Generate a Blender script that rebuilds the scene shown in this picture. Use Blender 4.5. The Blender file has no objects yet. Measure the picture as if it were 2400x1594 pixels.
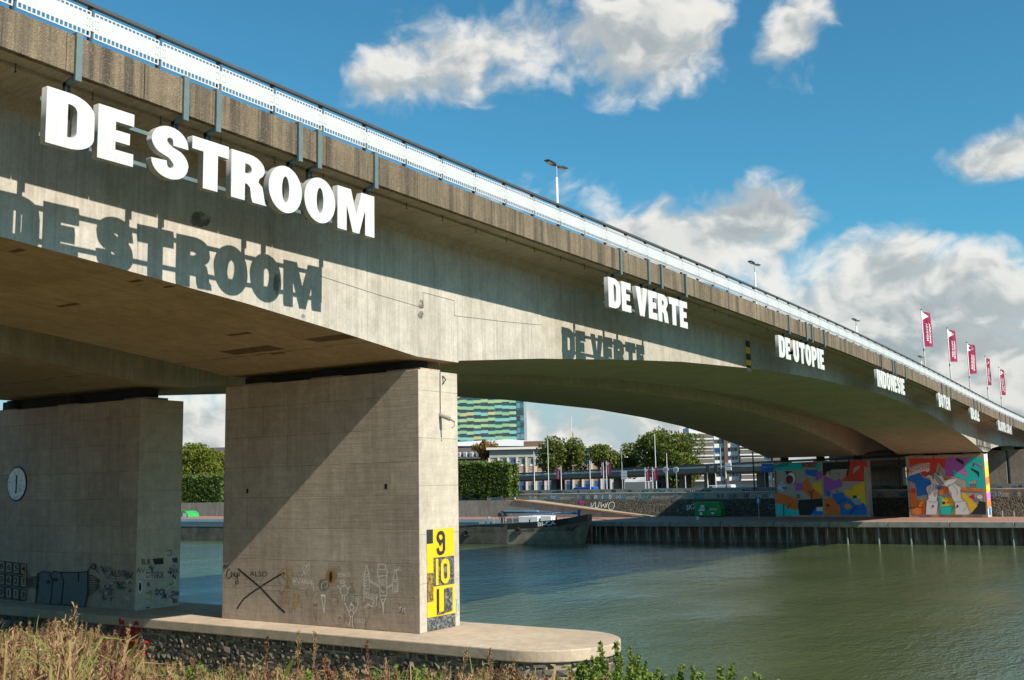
import bpy, bmesh, math, random
from mathutils import Vector, Matrix
random.seed(7)
S = bpy.context.scene
C = S.collection
R = math.radians
# ---------------------------------------------------------------- camera
CAMZ = 7.15
YAW, PITCH, ROLL, FPX = 0.5859, 0.1330, -0.0187, 2492.18
fw = Vector((math.cos(PITCH)*math.cos(YAW), math.cos(PITCH)*math.sin(YAW), math.sin(PITCH)))
rt0 = Vector((math.sin(YAW), -math.cos(YAW), 0)); up0 = rt0.cross(fw)
rt = math.cos(ROLL)*rt0 + math.sin(ROLL)*up0
up = -math.sin(ROLL)*rt0 + math.cos(ROLL)*up0
cd = bpy.data.cameras.new('camera'); cam = bpy.data.objects.new('camera', cd); C.objects.link(cam)
cam.matrix_world = Matrix(((rt.x, up.x, -fw.x, 0), (rt.y, up.y, -fw.y, 0), (rt.z, up.z, -fw.z, CAMZ), (0, 0, 0, 1)))
cd.sensor_width = 36; cd.sensor_fit = 'HORIZONTAL'; cd.lens = FPX/2400*36; cd.clip_end = 3000; cd.clip_start = 0.1
S.camera = cam
S.view_settings.view_transform = 'Standard'; S.view_settings.look = 'None'
S.view_settings.gamma = 1; S.view_settings.exposure = 0.76
S.cycles.use_denoising = True
S.cycles.max_bounces = 8
S.cycles.caustics_reflective = False; S.cycles.caustics_refractive = False

def ray(px, py):
    return rt*((px-1200)/FPX) + up*(-(py-797)/FPX) + fw
def at(px, py, X):
    d = ray(px, py); return Vector((d.x, d.y, d.z))*(X/d.x) + Vector((0, 0, CAMZ))
def atY(px, py, Y):
    d = ray(px, py); return Vector((d.x, d.y, d.z))*(Y/d.y) + Vector((0, 0, CAMZ))
def atZ(px, py, z):
    d = ray(px, py); return Vector((d.x, d.y, d.z))*((z-CAMZ)/d.z) + Vector((0, 0, CAMZ))

# ---------------------------------------------------------------- sun and sky
SUN = Vector((-0.125, -1.0, 0.80)).normalized()
ld = bpy.data.lights.new('sun', 'SUN'); lo = bpy.data.objects.new('sun', ld); C.objects.link(lo)
ld.energy = 4.2; ld.angle = R(0.53); ld.color = (1.0, 0.93, 0.82)
lo.rotation_euler = (-SUN).to_track_quat('-Z', 'Y').to_euler()
lo.location = SUN*80

W = bpy.data.worlds.new('World'); S.world = W; W.use_nodes = True
def make_world():
    nt = W.node_tree; N = nt.nodes; L = nt.links; N.clear()
    def nd(t, **k):
        n = N.new(t)
        for a, b in k.items(): setattr(n, a, b)
        return n
    def val(x, sock):
        if isinstance(x, (int, float)): sock.default_value = x
        else: L.new(x, sock)
    def ma(op, a, b=None, c=None, clamp=False):
        n = nd('ShaderNodeMath', operation=op, use_clamp=clamp); val(a, n.inputs[0])
        if b is not None: val(b, n.inputs[1])
        if c is not None: val(c, n.inputs[2])
        return n.outputs[0]
    def vm(op, a, b=None, scale=None):
        n = nd('ShaderNodeVectorMath', operation=op)
        L.new(a, n.inputs[0])
        if b is not None:
            if isinstance(b, tuple): n.inputs[1].default_value = b
            else: L.new(b, n.inputs[1])
        if scale is not None: n.inputs['Scale'].default_value = scale
        return n.outputs[0]
    def mr(x, a, b, c=0., d=1., smooth=True):
        n = nd('ShaderNodeMapRange', interpolation_type='SMOOTHSTEP' if smooth else 'LINEAR'); L.new(x, n.inputs[0])
        n.inputs[1].default_value = a; n.inputs[2].default_value = b; n.inputs[3].default_value = c; n.inputs[4].default_value = d
        return n.outputs[0]
    def mix(f, a, b, bt='MIX'):
        n = nd('ShaderNodeMix', data_type='RGBA', blend_type=bt); val(f, n.inputs[0])
        for x, s in ((a, n.inputs[6]), (b, n.inputs[7])):
            if isinstance(x, tuple): s.default_value = x
            else: L.new(x, s)
        return n.outputs[2]
    sky = nd('ShaderNodeTexSky', sky_type='NISHITA'); sky.sun_disc = False
    sky.sun_elevation = math.asin(SUN.z); sky.sun_rotation = math.atan2(SUN.x, SUN.y)
    sky.air_density = 1.0; sky.dust_density = 0.6; sky.ozone_density = 2.2
    tc = nd('ShaderNodeTexCoord').outputs['Generated']
    # azimuth / elevation of the sky direction
    sp = nd('ShaderNodeSeparateXYZ'); L.new(tc, sp.inputs[0])
    az = ma('ARCTAN2', sp.outputs[1], sp.outputs[0]); el = ma('ARCSINE', sp.outputs[2])
    cb = nd('ShaderNodeCombineXYZ'); L.new(az, cb.inputs[0]); L.new(ma('MULTIPLY', el, 1.35), cb.inputs[1])
    P0 = cb.outputs[0]
    def fbm(vec, scale, det, rough, lac=2.1):
        n = nd('ShaderNodeTexNoise'); n.noise_dimensions = '2D'; L.new(vec, n.inputs['Vector'])
        n.inputs['Scale'].default_value = scale; n.inputs['Detail'].default_value = det
        n.inputs['Roughness'].default_value = rough; n.inputs['Lacunarity'].default_value = lac
        return n.outputs['Fac']
    # cloud heaps seen that afternoon: (px, py, half width, half height, weight)
    blobs = [(960, 160, 180, 115, .42), (1130, 80, 190, 110, .30), (1610, 70, 175, 165, .46), (1430, 130, 160, 130, .34), (1110, 240, 170, 60, .30), (1290, 80, 130, 110, .24),
             (1870, 70, 80, 105, .36), (1260, 435, 150, 75, .38), (1640, 560, 215, 105, .82), (860, 190, 90, 80, .26), (1800, 480, 105, 65, .50), (1520, 600, 110, 65, .50),
             (2290, 380, 130, 62, .54), (2400, 330, 85, 85, .46), (2030, 720, 210, 160, .56), (2050, 560, 80, 90, .36), (2290, 800, 220, 150, .44), (1830, 800, 180, 100, .42),
             (2400, 630, 110, 90, .30), (1920, 920, 280, 120, .36), (2300, 980, 220, 120, .36),
             (600, 60, 260, 260, -.30), (1755, 70, 45, 130, -.34), (2150, 190, 230, 130, -.30), (1600, 320, 220, 85, -.24), (2010, 420, 110, 90, -.16), (1100, 380, 90, 50, -.10)]
    w1 = nd('ShaderNodeTexNoise'); w1.noise_dimensions = '2D'; L.new(P0, w1.inputs['Vector']); w1.inputs['Scale'].default_value = 11.0; w1.inputs['Detail'].default_value = 3
    wv = vm('ADD', P0, vm('SCALE', vm('SUBTRACT', w1.outputs['Color'], (.5, .5, .5)), scale=0.05))
    s2 = nd('ShaderNodeSeparateXYZ'); L.new(wv, s2.inputs[0])
    # more cloud low over the horizon, all the way round
    mask = ma('MULTIPLY', mr(s2.outputs[1], 0.20, 0.05), 0.66)
    for (px, py, hw, hh, wgt) in blobs:
        v = ray(px, py).normalized(); a0 = math.atan2(v.y, v.x); e0 = math.asin(v.z)*1.35
        dv = nd('ShaderNodeVectorMath', operation='MULTIPLY_ADD'); L.new(wv, dv.inputs[0])
        kx, ky = 1/(hw/FPX*1.05), 1/(hh/FPX*1.35)
        dv.inputs[1].default_value = (kx, ky, 0); dv.inputs[2].default_value = (-a0*kx, -e0*ky, 0)
        ln = nd('ShaderNodeVectorMath', operation='LENGTH'); L.new(dv.outputs[0], ln.inputs[0])
        mask = ma('MULTIPLY_ADD', mr(ln.outputs['Value'], 1.75, 0.0), wgt, mask)
    def density(vec):
        n1 = ma('SUBTRACT', fbm(vec, 8.0, 7.0, 0.56), 0.5)
        puff = ma('ABSOLUTE', ma('SUBTRACT', fbm(vec, 20.0, 2.0, 0.5), 0.5))
        return ma('ADD', ma('MULTIPLY_ADD', n1, 1.30, ma('MULTIPLY', puff, 0.55)), ma('SUBTRACT', mask, 0.25))
    d0 = density(wv)
    d1 = density(vm('ADD', wv, (-0.014, 0.026, 0.0)))
    cov = mr(d0, -0.02, 0.42)
    lit = mr(ma('SUBTRACT', d0, d1), -0.16, 0.20)
    thick = mr(d0, 0.10, 0.75)
    lit2 = ma('ADD', ma('MULTIPLY', lit, 0.70), ma('MULTIPLY', ma('SUBTRACT', 1.0, thick), 0.30), clamp=True)
    ccol = mix(lit2, (0.225, 0.255, 0.266, 1), (0.58, 0.56, 0.52, 1))
    # clear air: the sky model, a little deeper in tone as the lens saw it
    skc = mix(1.0, sky.outputs[0], (0.030, 0.076, 0.081, 1), 'MULTIPLY')
    skc = mix(mr(el, 0.17, 0.0), skc, (0.235, 0.300, 0.345, 1))
    out = mix(ma('MULTIPLY', cov, 0.94), skc, ccol)
    bg = nd('ShaderNodeBackground'); L.new(out, bg.inputs[0]); bg.inputs[1].default_value = 1.0
    # the sky model is physically bright: its share above is scaled to about 0.1
    wo = nd('ShaderNodeOutputWorld'); L.new(bg.outputs[0], wo.inputs[0])
make_world()
W.cycles.sampling_method = 'MANUAL'; W.cycles.sample_map_resolution = 512

# ---------------------------------------------------------------- mesh helpers
class MB:
    def __init__(s): s.v = []; s.f = []; s.m = []
    def add(s, vs, fs, mi=0):
        o = len(s.v); s.v += [tuple(p) for p in vs]
        for f in fs: s.f.append(tuple(i+o for i in f)); s.m.append(mi)
        return s
    def box(s, x0, x1, y0, y1, z0, z1, mi=0):
        return s.add([(x0,y0,z0),(x1,y0,z0),(x1,y1,z0),(x0,y1,z0),(x0,y0,z1),(x1,y0,z1),(x1,y1,z1),(x0,y1,z1)],
              [(0,3,2,1),(4,5,6,7),(0,1,5,4),(1,2,6,5),(2,3,7,6),(3,0,4,7)], mi)
    def tube(s, pts, r, n=8, mi=0, cap=True):
        pts = [Vector(p) for p in pts]; k = len(pts); rs = r if isinstance(r, (list, tuple)) else [r]*k
        o = len(s.v)
        for i, p in enumerate(pts):
            t = (pts[min(i+1, k-1)]-pts[max(i-1, 0)]).normalized()
            a = t.cross(Vector((0, 0, 1)) if abs(t.z) < .95 else Vector((1, 0, 0))).normalized(); b = t.cross(a)
            for j in range(n):
                g = 2*math.pi*j/n; s.v.append(tuple(p + (a*math.cos(g)+b*math.sin(g))*rs[i]))
        for i in range(k-1):
            for j in range(n):
                s.f.append((o+i*n+j, o+i*n+(j+1) % n, o+(i+1)*n+(j+1) % n, o+(i+1)*n+j)); s.m.append(mi)
        if cap:
            s.f.append(tuple(o+j for j in range(n))); s.m.append(mi)
            s.f.append(tuple(o+(k-1)*n+n-1-j for j in range(n))); s.m.append(mi)
        return s
    def prism(s, poly, axis, a, b, mi=0):
        """extrude 2D poly; axis 'x': poly=(y,z); 'y': poly=(x,z); 'z': poly=(x,y)"""
        def m(p, t): return (t, p[0], p[1]) if axis == 'x' else ((p[0], t, p[1]) if axis == 'y' else (p[0], p[1], t))
        n = len(poly); vs = [m(p, a) for p in poly]+[m(p, b) for p in poly]
        fs = [tuple(range(n))[::-1], tuple(range(n, 2*n))]+[(i, (i+1) % n, n+(i+1) % n, n+i) for i in range(n)]
        return s.add(vs, fs, mi)
    def loft(s, secs, mi=0, cap=True, mis=None):
        """secs: list of equally long closed sections"""
        n = len(secs[0]); o = len(s.v)
        for q in secs: s.v += [tuple(p) for p in q]
        for i in range(len(secs)-1):
            for j in range(n):
                s.f.append((o+i*n+j, o+i*n+(j+1) % n, o+(i+1)*n+(j+1) % n, o+(i+1)*n+j)); s.m.append(mis[j] if mis else mi)
        if cap:
            s.f.append(tuple(o+j for j in range(n))[::-1]); s.m.append(mi)
            s.f.append(tuple(o+(len(secs)-1)*n+j for j in range(n))); s.m.append(mi)
        return s
    def mesh(s, name, mats, smooth=False):
        me = bpy.data.meshes.new(name); me.from_pydata(s.v, [], s.f)
        for m in (mats if isinstance(mats, (list, tuple)) else [mats]): me.materials.append(m)
        if len(me.materials) > 1: me.polygons.foreach_set('material_index', s.m)
        bm = bmesh.new(); bm.from_mesh(me); bmesh.ops.recalc_face_normals(bm, faces=bm.faces); bm.to_mesh(me); bm.free()
        if smooth: me.polygons.foreach_set('use_smooth', [True]*len(me.polygons))
        me.update(); return me
    def build(s, name, mats, parent=None, smooth=False, bevel=0):
        return link(name, s.mesh(name, mats, smooth), parent, bevel=bevel)
def link(name, me, parent=None, loc=None, rot=None, bevel=0, scale=None):
    o = bpy.data.objects.new(name, me); C.objects.link(o)
    if parent is not None: o.parent = parent
    if loc is not None: o.location = loc
    if rot is not None: o.rotation_euler = rot
    if scale is not None: o.scale = scale
    if bevel:
        b = o.modifiers.new('bevel', 'BEVEL'); b.width = bevel; b.segments = 2; b.limit_method = 'ANGLE'
    return o
def tag(o, label=None, cat=None, group=None, kind=None):
    if label: o['label'] = label
    if cat: o['category'] = cat
    if group: o['group'] = group
    if kind: o['kind'] = kind
    return o
def thing(name, label, cat, loc=(0, 0, 0), rz=0, group=None):
    o = bpy.data.objects.new(name, None); C.objects.link(o); o.empty_display_size = .3
    o.location = loc; o.rotation_euler = (0, 0, rz)
    return tag(o, label, cat, group)
def copy_tree(o, parent=None):
    c = o.copy(); C.objects.link(c); c.parent = parent
    for ch in list(o.children): copy_tree(ch, c)
    return c
def from_curve(cu):
    o = bpy.data.objects.new('tmp', cu); C.objects.link(o)
    dg = bpy.context.evaluated_depsgraph_get(); me = bpy.data.meshes.new_from_object(o.evaluated_get(dg))
    bpy.data.objects.remove(o); return me
def text_polys(txt, size=1.0, offset=0.0, space=1.0):
    """flat lettering as 2D triangles/ngons: (verts, faces)"""
    cu = bpy.data.curves.new('txt', 'FONT'); cu.body = txt; cu.size = size; cu.offset = offset; cu.space_character = space
    cu.align_x = 'CENTER'; cu.align_y = 'CENTER'; cu.resolution_u = 3; cu.fill_mode = 'FRONT'
    me = from_curve(cu); v = [(p.co.x, p.co.y) for p in me.vertices]; f = [tuple(p.vertices) for p in me.polygons]
    bpy.data.meshes.remove(me); return v, f

# ---------------------------------------------------------------- materials
MATS = {}
class NT:
    def __init__(s, name):
        s.m = bpy.data.materials.new(name); s.m.use_nodes = True; s.t = s.m.node_tree
        s.b = s.t.nodes['Principled BSDF']; s.out = s.t.nodes['Material Output']
        s.tc = s.n('ShaderNodeTexCoord').outputs['Object']
    def n(s, t, **k):
        n = s.t.nodes.new(t)
        for a, b in k.items(): setattr(n, a, b)
        return n
    def l(s, a, b): s.t.links.new(a, b)
    def mapv(s, sc, rot=(0, 0, 0), loc=(0, 0, 0), vec=None):
        n = s.n('ShaderNodeMapping'); s.l(vec or s.tc, n.inputs[0]); n.inputs['Scale'].default_value = sc; n.inputs['Rotation'].default_value = rot; n.inputs['Location'].default_value = loc
        return n.outputs[0]
    def noise(s, sc=1, det=4, ro=.55, vec=None, col=False):
        n = s.n('ShaderNodeTexNoise'); s.l(vec or s.tc, n.inputs['Vector']); n.inputs['Scale'].default_value = sc; n.inputs['Detail'].default_value = det; n.inputs['Roughness'].default_value = ro
        return n.outputs['Color' if col else 'Fac']
    def vor(s, sc=1, vec=None, feat='F1', out='Distance', rnd=1):
        n = s.n('ShaderNodeTexVoronoi', feature=feat); s.l(vec or s.tc, n.inputs['Vector']); n.inputs['Scale'].default_value = sc; n.inputs['Randomness'].default_value = rnd
        return n.outputs[out]
    def mr(s, x, a, b, c=0., d=1.):
        n = s.n('ShaderNodeMapRange'); s.l(x, n.inputs[0])
        for i, q in enumerate((a, b, c, d)): n.inputs[i+1].default_value = q
        return n.outputs[0]
    def ma(s, op, a, b=0.):
        n = s.n('ShaderNodeMath', operation=op)
        for i, q in enumerate((a, b)):
            if isinstance(q, (int, float)): n.inputs[i].default_value = q
            else: s.l(q, n.inputs[i])
        return n.outputs[0]
    def mix(s, f, a, b, bt='MIX'):
        n = s.n('ShaderNodeMix', data_type='RGBA', blend_type=bt)
        for q, k in ((f, 0), (a, 6), (b, 7)):
            if isinstance(q, (int, float)): n.inputs[k].default_value = q
            elif isinstance(q, tuple): n.inputs[k].default_value = (*q[:3], 1)
            else: s.l(q, n.inputs[k])
        return n.outputs[2]
    def bump(s, h, st=.3, dist=.02):
        n = s.n('ShaderNodeBump'); s.l(h, n.inputs['Height']); n.inputs['Strength'].default_value = st; n.inputs['Distance'].default_value = dist
        s.l(n.outputs[0], s.b.inputs['Normal']); return n
    def set(s, col=None, rough=.8, metal=0, spec=.3):
        if col is not None:
            if isinstance(col, tuple): s.b.inputs['Base Color'].default_value = (*col[:3], 1)
            else: s.l(col, s.b.inputs['Base Color'])
        s.b.inputs['Roughness'].default_value = rough; s.b.inputs['Metallic'].default_value = metal; s.b.inputs['Specular IOR Level'].default_value = spec
        return s.m
def simple(name, col, rough=.6, metal=0, var=.12, sc=3, spec=.3):
    if name in MATS: return MATS[name]
    k = NT(name); nz = k.noise(sc, 5, .6)
    c = k.mix(k.mr(nz, .3, .7), tuple(x*(1-var) for x in col), tuple(min(1, x*(1+var)) for x in col))
    MATS[name] = k.set(c, rough, metal, spec); return MATS[name]
# concrete: cast surfaces with boards, streaks, stains and fine pitting
def concrete(name, c0, c1, streak=.35, stain=(.16,.14,.11), board=(9, 9, .12), boardamt=.25, joint=None, pit=.35, stainamt=.5, agg=0, sk=(1.6, 1.6, .22), sr=(.50, .74)):
    k = NT(name)
    big = k.noise(.35, 5, .6); mid = k.noise(2.2, 7, .72); fine = k.noise(34, 5, .75); spk = k.noise(9, 6, .75)
    col = k.mix(k.mr(big, .36, .64), c0, c1)
    col = k.mix(k.mr(mid, .38, .66, 0, .55), col, tuple(x*.66 for x in c0))
    col = k.mix(k.mr(spk, .52, .72, 0, .45), col, tuple(x*.55 for x in c0))
    col = k.mix(k.mr(spk, .46, .30, 0, .30), col, tuple(min(.8, x*1.22) for x in c1))
    bv = k.noise(1.0, 4, .7, k.mapv(board)); bl = k.mr(bv, .40, .62)
    col = k.mix(k.ma('MULTIPLY', bl, boardamt), col, tuple(x*.48 for x in c1))
    sv = k.noise(1.0, 6, .7, k.mapv(sk)); sf = k.mr(sv, *sr)
    s2 = k.mr(k.noise(1.0, 5, .7, k.mapv((sk[0]*4.5, sk[1]*4.5, sk[2]*1.2), loc=(3, 9, 2))), .50, .70)
    col = k.mix(k.ma('MULTIPLY', sf, streak), col, stain)
    col = k.mix(k.ma('MULTIPLY', s2, streak*.6), col, tuple(x*.8 for x in stain))
    st = k.mr(k.noise(.8, 7, .72, k.mapv((1, 1, .6), loc=(7, 3, 1))), .54, .70)
    col = k.mix(k.ma('MULTIPLY', st, stainamt*.8), col, tuple(x*.55 for x in c0))
    h = k.ma('ADD', k.ma('MULTIPLY', fine, .45), k.ma('MULTIPLY', bv, 1.0))
    pv = k.vor(4.2); pm = k.mr(pv, .03, .10)
    h = k.ma('ADD', h, k.ma('MULTIPLY', pm, pit))
    if pit > .3: col = k.mix(k.mr(pv, .02, .06, .55, 0), col, tuple(x*.35 for x in c0))
    if agg:
        av = k.vor(48, out='Color'); ac = k.n('ShaderNodeSeparateColor'); k.l(av, ac.inputs[0])
        col = k.mix(k.mr(ac.outputs[0], 0, 1, 0, .62), col, tuple(x*.42 for x in c0))
        col = k.mix(k.mr(ac.outputs[1], .86, 1, 0, .4), col, tuple(min(1, x*1.25) for x in c1))
        h = k.ma('ADD', h, k.ma('MULTIPLY', k.vor(48), 1.3))
    if joint:
        sx = k.n('ShaderNodeSeparateXYZ'); k.l(k.tc, sx.inputs[0]); cx = k.n('ShaderNodeCombineXYZ'); k.l(sx.outputs[joint[2]], cx.inputs[0]); k.l(sx.outputs[2 if joint[2] != 2 else 1], cx.inputs[1])
        wob = k.n('ShaderNodeVectorMath', operation='ADD'); k.l(cx.outputs[0], wob.inputs[0])
        wsc = k.n('ShaderNodeVectorMath', operation='SCALE'); k.l(k.noise(1.1, 3, .6, col=True), wsc.inputs[0]); wsc.inputs['Scale'].default_value = .035; k.l(wsc.outputs[0], wob.inputs[1])
        br = k.n('ShaderNodeTexBrick'); k.l(wob.outputs[0], br.inputs['Vector'])
        br.offset = .37; br.squash = 1.0
        br.inputs['Scale'].default_value = 1.0; br.inputs['Brick Width'].default_value = joint[0]; br.inputs['Row Height'].default_value = joint[1]
        br.inputs['Mortar Size'].default_value = .012; br.inputs['Mortar Smooth'].default_value = .7; br.inputs['Bias'].default_value = 0
        br.inputs['Color1'].default_value = (.36, .36, .36, 1); br.inputs['Color2'].default_value = (.64, .64, .64, 1); br.inputs['Mortar'].default_value = (.3, .3, .3, 1)
        col = k.mix(k.ma('MULTIPLY', br.outputs['Fac'], k.mr(k.noise(1.3, 4, .6), .40, .64, .04, .85)), col, tuple(x*.34 for x in c0))
        col = k.mix(joint[3] if len(joint) > 3 else .35, col, br.outputs['Color'], 'SOFT_LIGHT')
        h = k.ma('SUBTRACT', h, k.ma('MULTIPLY', br.outputs['Fac'], 1.2))
    m = k.set(col, .88, 0, .25); k.bump(h, .60 if agg else .55, .022 if agg else .018)
    MATS[name] = m; return m
HPI = math.pi/2
concrete('concrete_web', (.47, .425, .36), (.58, .53, .455), streak=.52, stain=(.19,.175,.135), board=(15, 15, .09), boardamt=.30, sk=(1.5, 1.5, .16), joint=(4.6, 60, 0, .18))
concrete('concrete_span', (.40, .36, .295), (.49, .44, .36), streak=.45, stain=(.19,.165,.125), board=(13, 13, .09), boardamt=.26, joint=(5.0, 60, 0, .25), sk=(1.2, 1.2, .14))
concrete('concrete_soffit', (.48, .36, .24), (.58, .45, .31), streak=.25, stain=(.20, .135, .08), board=(.7, 11, 11), boardamt=.5, pit=.2, joint=(1.25, 3.9, 0, .3), sk=(.5, 2.2, 1))
concrete('concrete_arch', (.44, .42, .31), (.55, .525, .395), streak=.35, stain=(.20, .185, .12), board=(9, .6, 9), boardamt=.55, pit=.2, sk=(2.4, .35, 1))
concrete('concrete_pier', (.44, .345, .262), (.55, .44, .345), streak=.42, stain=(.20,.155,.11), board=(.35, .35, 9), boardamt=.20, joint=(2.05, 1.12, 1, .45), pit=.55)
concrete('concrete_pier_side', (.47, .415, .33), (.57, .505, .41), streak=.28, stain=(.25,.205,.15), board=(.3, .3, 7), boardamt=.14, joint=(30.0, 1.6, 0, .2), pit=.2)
concrete('concrete_fascia', (.22, .17, .112), (.35, .272, .182), streak=.95, stain=(.060,.052,.042), board=(2, 2, .1), boardamt=.3, agg=1, sk=(1.9, 1.9, .07), sr=(.46, .60))
concrete('concrete_span_lit', (.55, .50, .41), (.66, .60, .50), streak=.30, stain=(.26,.23,.18), board=(13, 13, .09), boardamt=.22, sk=(1.2, 1.2, .14))  # span concrete made paler for the second girder: skylight put into its colour
concrete('concrete_slab', (.42, .365, .275), (.52, .455, .35), streak=.2, board=(15, .35, 15), boardamt=.5, sk=(3, .3, 3))
concrete('concrete_coping', (.47, .365, .265), (.56, .445, .33), streak=.12, stain=(.28, .2, .13), board=(2, 2, 2), boardamt=.22, pit=.35)
concrete('concrete_quay', (.33, .30, .245), (.43, .395, .325), streak=.5, stain=(.11,.10,.085), board=(1.2, 1.2, .2), boardamt=.3, joint=(8, 40, 1, .2))
simple('steel_bracket', (.135, .185, .185), .5, .3, .12, 4)
simple('steel_dark', (.055, .06, .065), .5, .4, .15, 4)
simple('handrail_grey', (.12, .13, .135), .45, .5, .12, 2)
simple('black_gap', (.012, .012, .012), .9)
simple('joint_dark', (.09, .08, .065), .95)
simple('rubber', (.03, .03, .03), .9)
def letter_mat():
    k = NT('letter_white'); n = k.noise(3.0, 6, .7); d = k.noise(1.0, 6, .7, k.mapv((6, 6, .8)))
    c = k.mix(k.mr(n, .35, .65), (.57, .578, .565), (.51, .515, .50)); c = k.mix(k.mr(d, .54, .76, 0, .55), c, (.36, .335, .285))
    sp = k.noise(30, 3, .6); c = k.mix(k.mr(sp, .70, .76, 0, .4), c, (.35, .32, .27))
    MATS['letter_white'] = k.set(c, .45, 0, .4)
    k = NT('panel_white'); n = k.noise(1.2, 6, .7); d = k.noise(1.0, 6, .7, k.mapv((5, 5, .5)))
    c = k.mix(k.mr(n, .35, .65), (.54, .545, .54), (.47, .475, .47)); c = k.mix(k.mr(d, .62, .8, 0, .25), c, (.5, .48, .43))
    MATS['panel_white'] = k.set(c, .35, .0, .5)
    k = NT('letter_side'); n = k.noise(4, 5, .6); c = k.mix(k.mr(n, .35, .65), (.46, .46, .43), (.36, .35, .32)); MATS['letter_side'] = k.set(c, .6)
letter_mat()
simple('sign_black', (.025, .028, .03), .7); simple('sign_yellow', (.80, .45, .010), .6, 0, .06, 2)
M = MATS

# ---------------------------------------------------------------- bridge profile
_c = (0.56, -0.51, -1.10, -1.25, 15.32)
def zf(X):
    """underside of the deck edge"""
    def p(x):
        t = (x-60)/60; r = 0
        for q in _c: r = r*t+q
        return r
    if X < 11: return p(11) - .030*(X-11)
    if X > 138: return p(138) - .036*(X-138)
    return p(X)
SOF = [(-70, 15.2), (-30, 14.9), (0, 13.72), (12.8, 12.83), (15.65, 12.62), (20.28, 12.24), (24.16, 11.84), (27.89, 11.41), (30.21, 11.40), (30.24, 11.47), (35.84, 12.03), (44.46, 12.70),
       (49.2, 13.02), (61.1, 13.53), (71.2, 13.69), (84.95, 13.62), (95, 13.22), (103.6, 12.66), (112, 11.83), (119.35, 10.93), (128.6, 9.56), (130.8, 9.58), (134, 10.05), (138.5, 10.36), (146, 10.58), (153, 10.55), (163, 9.9), (175, 10.0), (200, 9.6)]
def zs(X):
    for (a, za), (b, zb) in zip(SOF, SOF[1:]):
        if a <= X <= b: return za+(zb-za)*(X-a)/(b-a)
    return SOF[-1][1]
FY, WEB = 19.95, 22.35
XS_A = [-70, -50, -30, -15, 0, 6, 12.8, 15.65, 20.28, 24.16, 27.89, 30.21, 30.24, 33, 35.84]
XS_B = [35.84, 40, 44.46, 49.2, 55, 61.1, 66, 71.2, 78, 84.95, 90, 95, 99, 103.6, 108, 112, 116, 119.35, 124, 128.6, 130.8, 132.3, 134, 136, 138.5, 146, 153, 163, 175, 200]
bridge = thing('road_bridge', 'long grey concrete road bridge with white railing crossing the river on piers', 'bridge')
def girder(y0, y1, xs, mats, name):
    secs = [[(X, y0, zf(X)-.06), (X, y0, zs(X)), (X, y1, zs(X)), (X, y1, zf(X)-.06)] for X in xs]
    return MB().loft(secs, mis=[0, 1, 0, 0]).build(name, mats, bridge)
for (y0, y1) in ((WEB, 31.7), (36.4, 47.4)):
    girder(y0, y1, XS_A, [M['concrete_web'], M['concrete_soffit']], 'box_girder')
    girder(y0+.02, y1-.02, [XS_B[0]+.03]+XS_B[1:], [M['concrete_span' if y0 < 30 else 'concrete_span_lit'], M['concrete_arch']], 'box_girder')
XD = sorted(set([-70, -50, -30, -20, -10, 0, 5] + [10+4*i for i in range(34)] + [150, 160, 175, 200]))
def slab(y0, y1, prof, name, mat, parent=bridge, xs=XD):
    return MB().loft([[(X, y, zf(X)+z) for (y, z) in prof] for X in xs]).build(name, mat, parent)
# deck: cantilever, slab and road surface
slab(0, 0, [(FY+.16, .06), (20.75, .04), (WEB-.25, -.055), (WEB, -.30), (WEB+.1, -.30), (WEB+.1, .60), (FY+.16, .60)], 'deck_edge', M['concrete_slab'])
slab(0, 0, [(WEB+.1, -.05), (47.5, -.05), (50.0, .05), (50.2, .85), (49.9, .85), (49.9, .62), (WEB+.1, .62)], 'deck_slab', M['concrete_slab'])
slab(0, 0, [(20.66, -.035), (20.74, -.035), (20.74, .045), (20.66, .045)], 'drip_bead', M['concrete_slab'])
# fascia: precast panels of two metres with open joints
x = -41.05
pan = []
while x < 178:
    a, b = x+.008, x+1.992
    za, zb = zf(a), zf(b)
    j = random.uniform(-.006, .006)
    mb = MB().loft([[(a, FY+j, za), (a, FY+.17+j, za), (a, FY+.17+j, za+.87), (a, FY+j, za+.87)], [(b, FY+j, zb), (b, FY+.17+j, zb), (b, FY+.17+j, zb+.87), (b, FY+j, zb+.87)]])
    mb.build('fascia_panel', M['concrete_fascia'], bridge, bevel=.012)
    x += 2.0
# railing: posts, white perforated bays and a grey handrail
RY = FY+.42; BAY = 1.845
post_me = MB().box(-.03, .03, -.025, .075, -.1, 1.02).box(-.035, .035, -.03, .08, .98, 1.03).mesh('railing_post', M['steel_dark'])
def bay_mesh():
    m = MB(); a, b = .045, BAY-.045
    y0, y1 = -.060, -.030
    m.box(.003, BAY-.003, y0, y1, .430, .772)
    for (z0, z1) in ((.790, .868), (.285, .412)):
        m.box(a, b, y0, y1, z0-.018, z0+.012); m.box(a, b, y0, y1, z1-.012, z1+.018)
        n = 17
        for i in range(n):
            u = a+.012+(b-a-.024)*i/(n-1); m.box(u-.017, u+.017, y0, y1, z0+.012, z1-.012)
    m.box(a, b, y1, y1+.03, .43, .46); m.box(a, b, y1, y1+.03, .74, .77)
    for u in (a+.03, a+.09, b-.09, b-.03):
        for z in (.51, .69): m.box(u-.008, u+.008, y0-.006, y0, z-.008, z+.008, 1)
    return m.mesh('railing_panel', [M['panel_white'], M['steel_dark']])
bay_me = bay_mesh()
x = 11.94-BAY*18
while x < 172:
    sl = (zf(x+BAY)-zf(x))/BAY; ang = -math.atan(sl)
    z = zf(x)+.87
    link('railing_post', post_me, bridge, (x, RY, z))
    link('railing_panel', bay_me, bridge, (x, RY, z), (0, ang, 0))
    x += BAY
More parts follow.
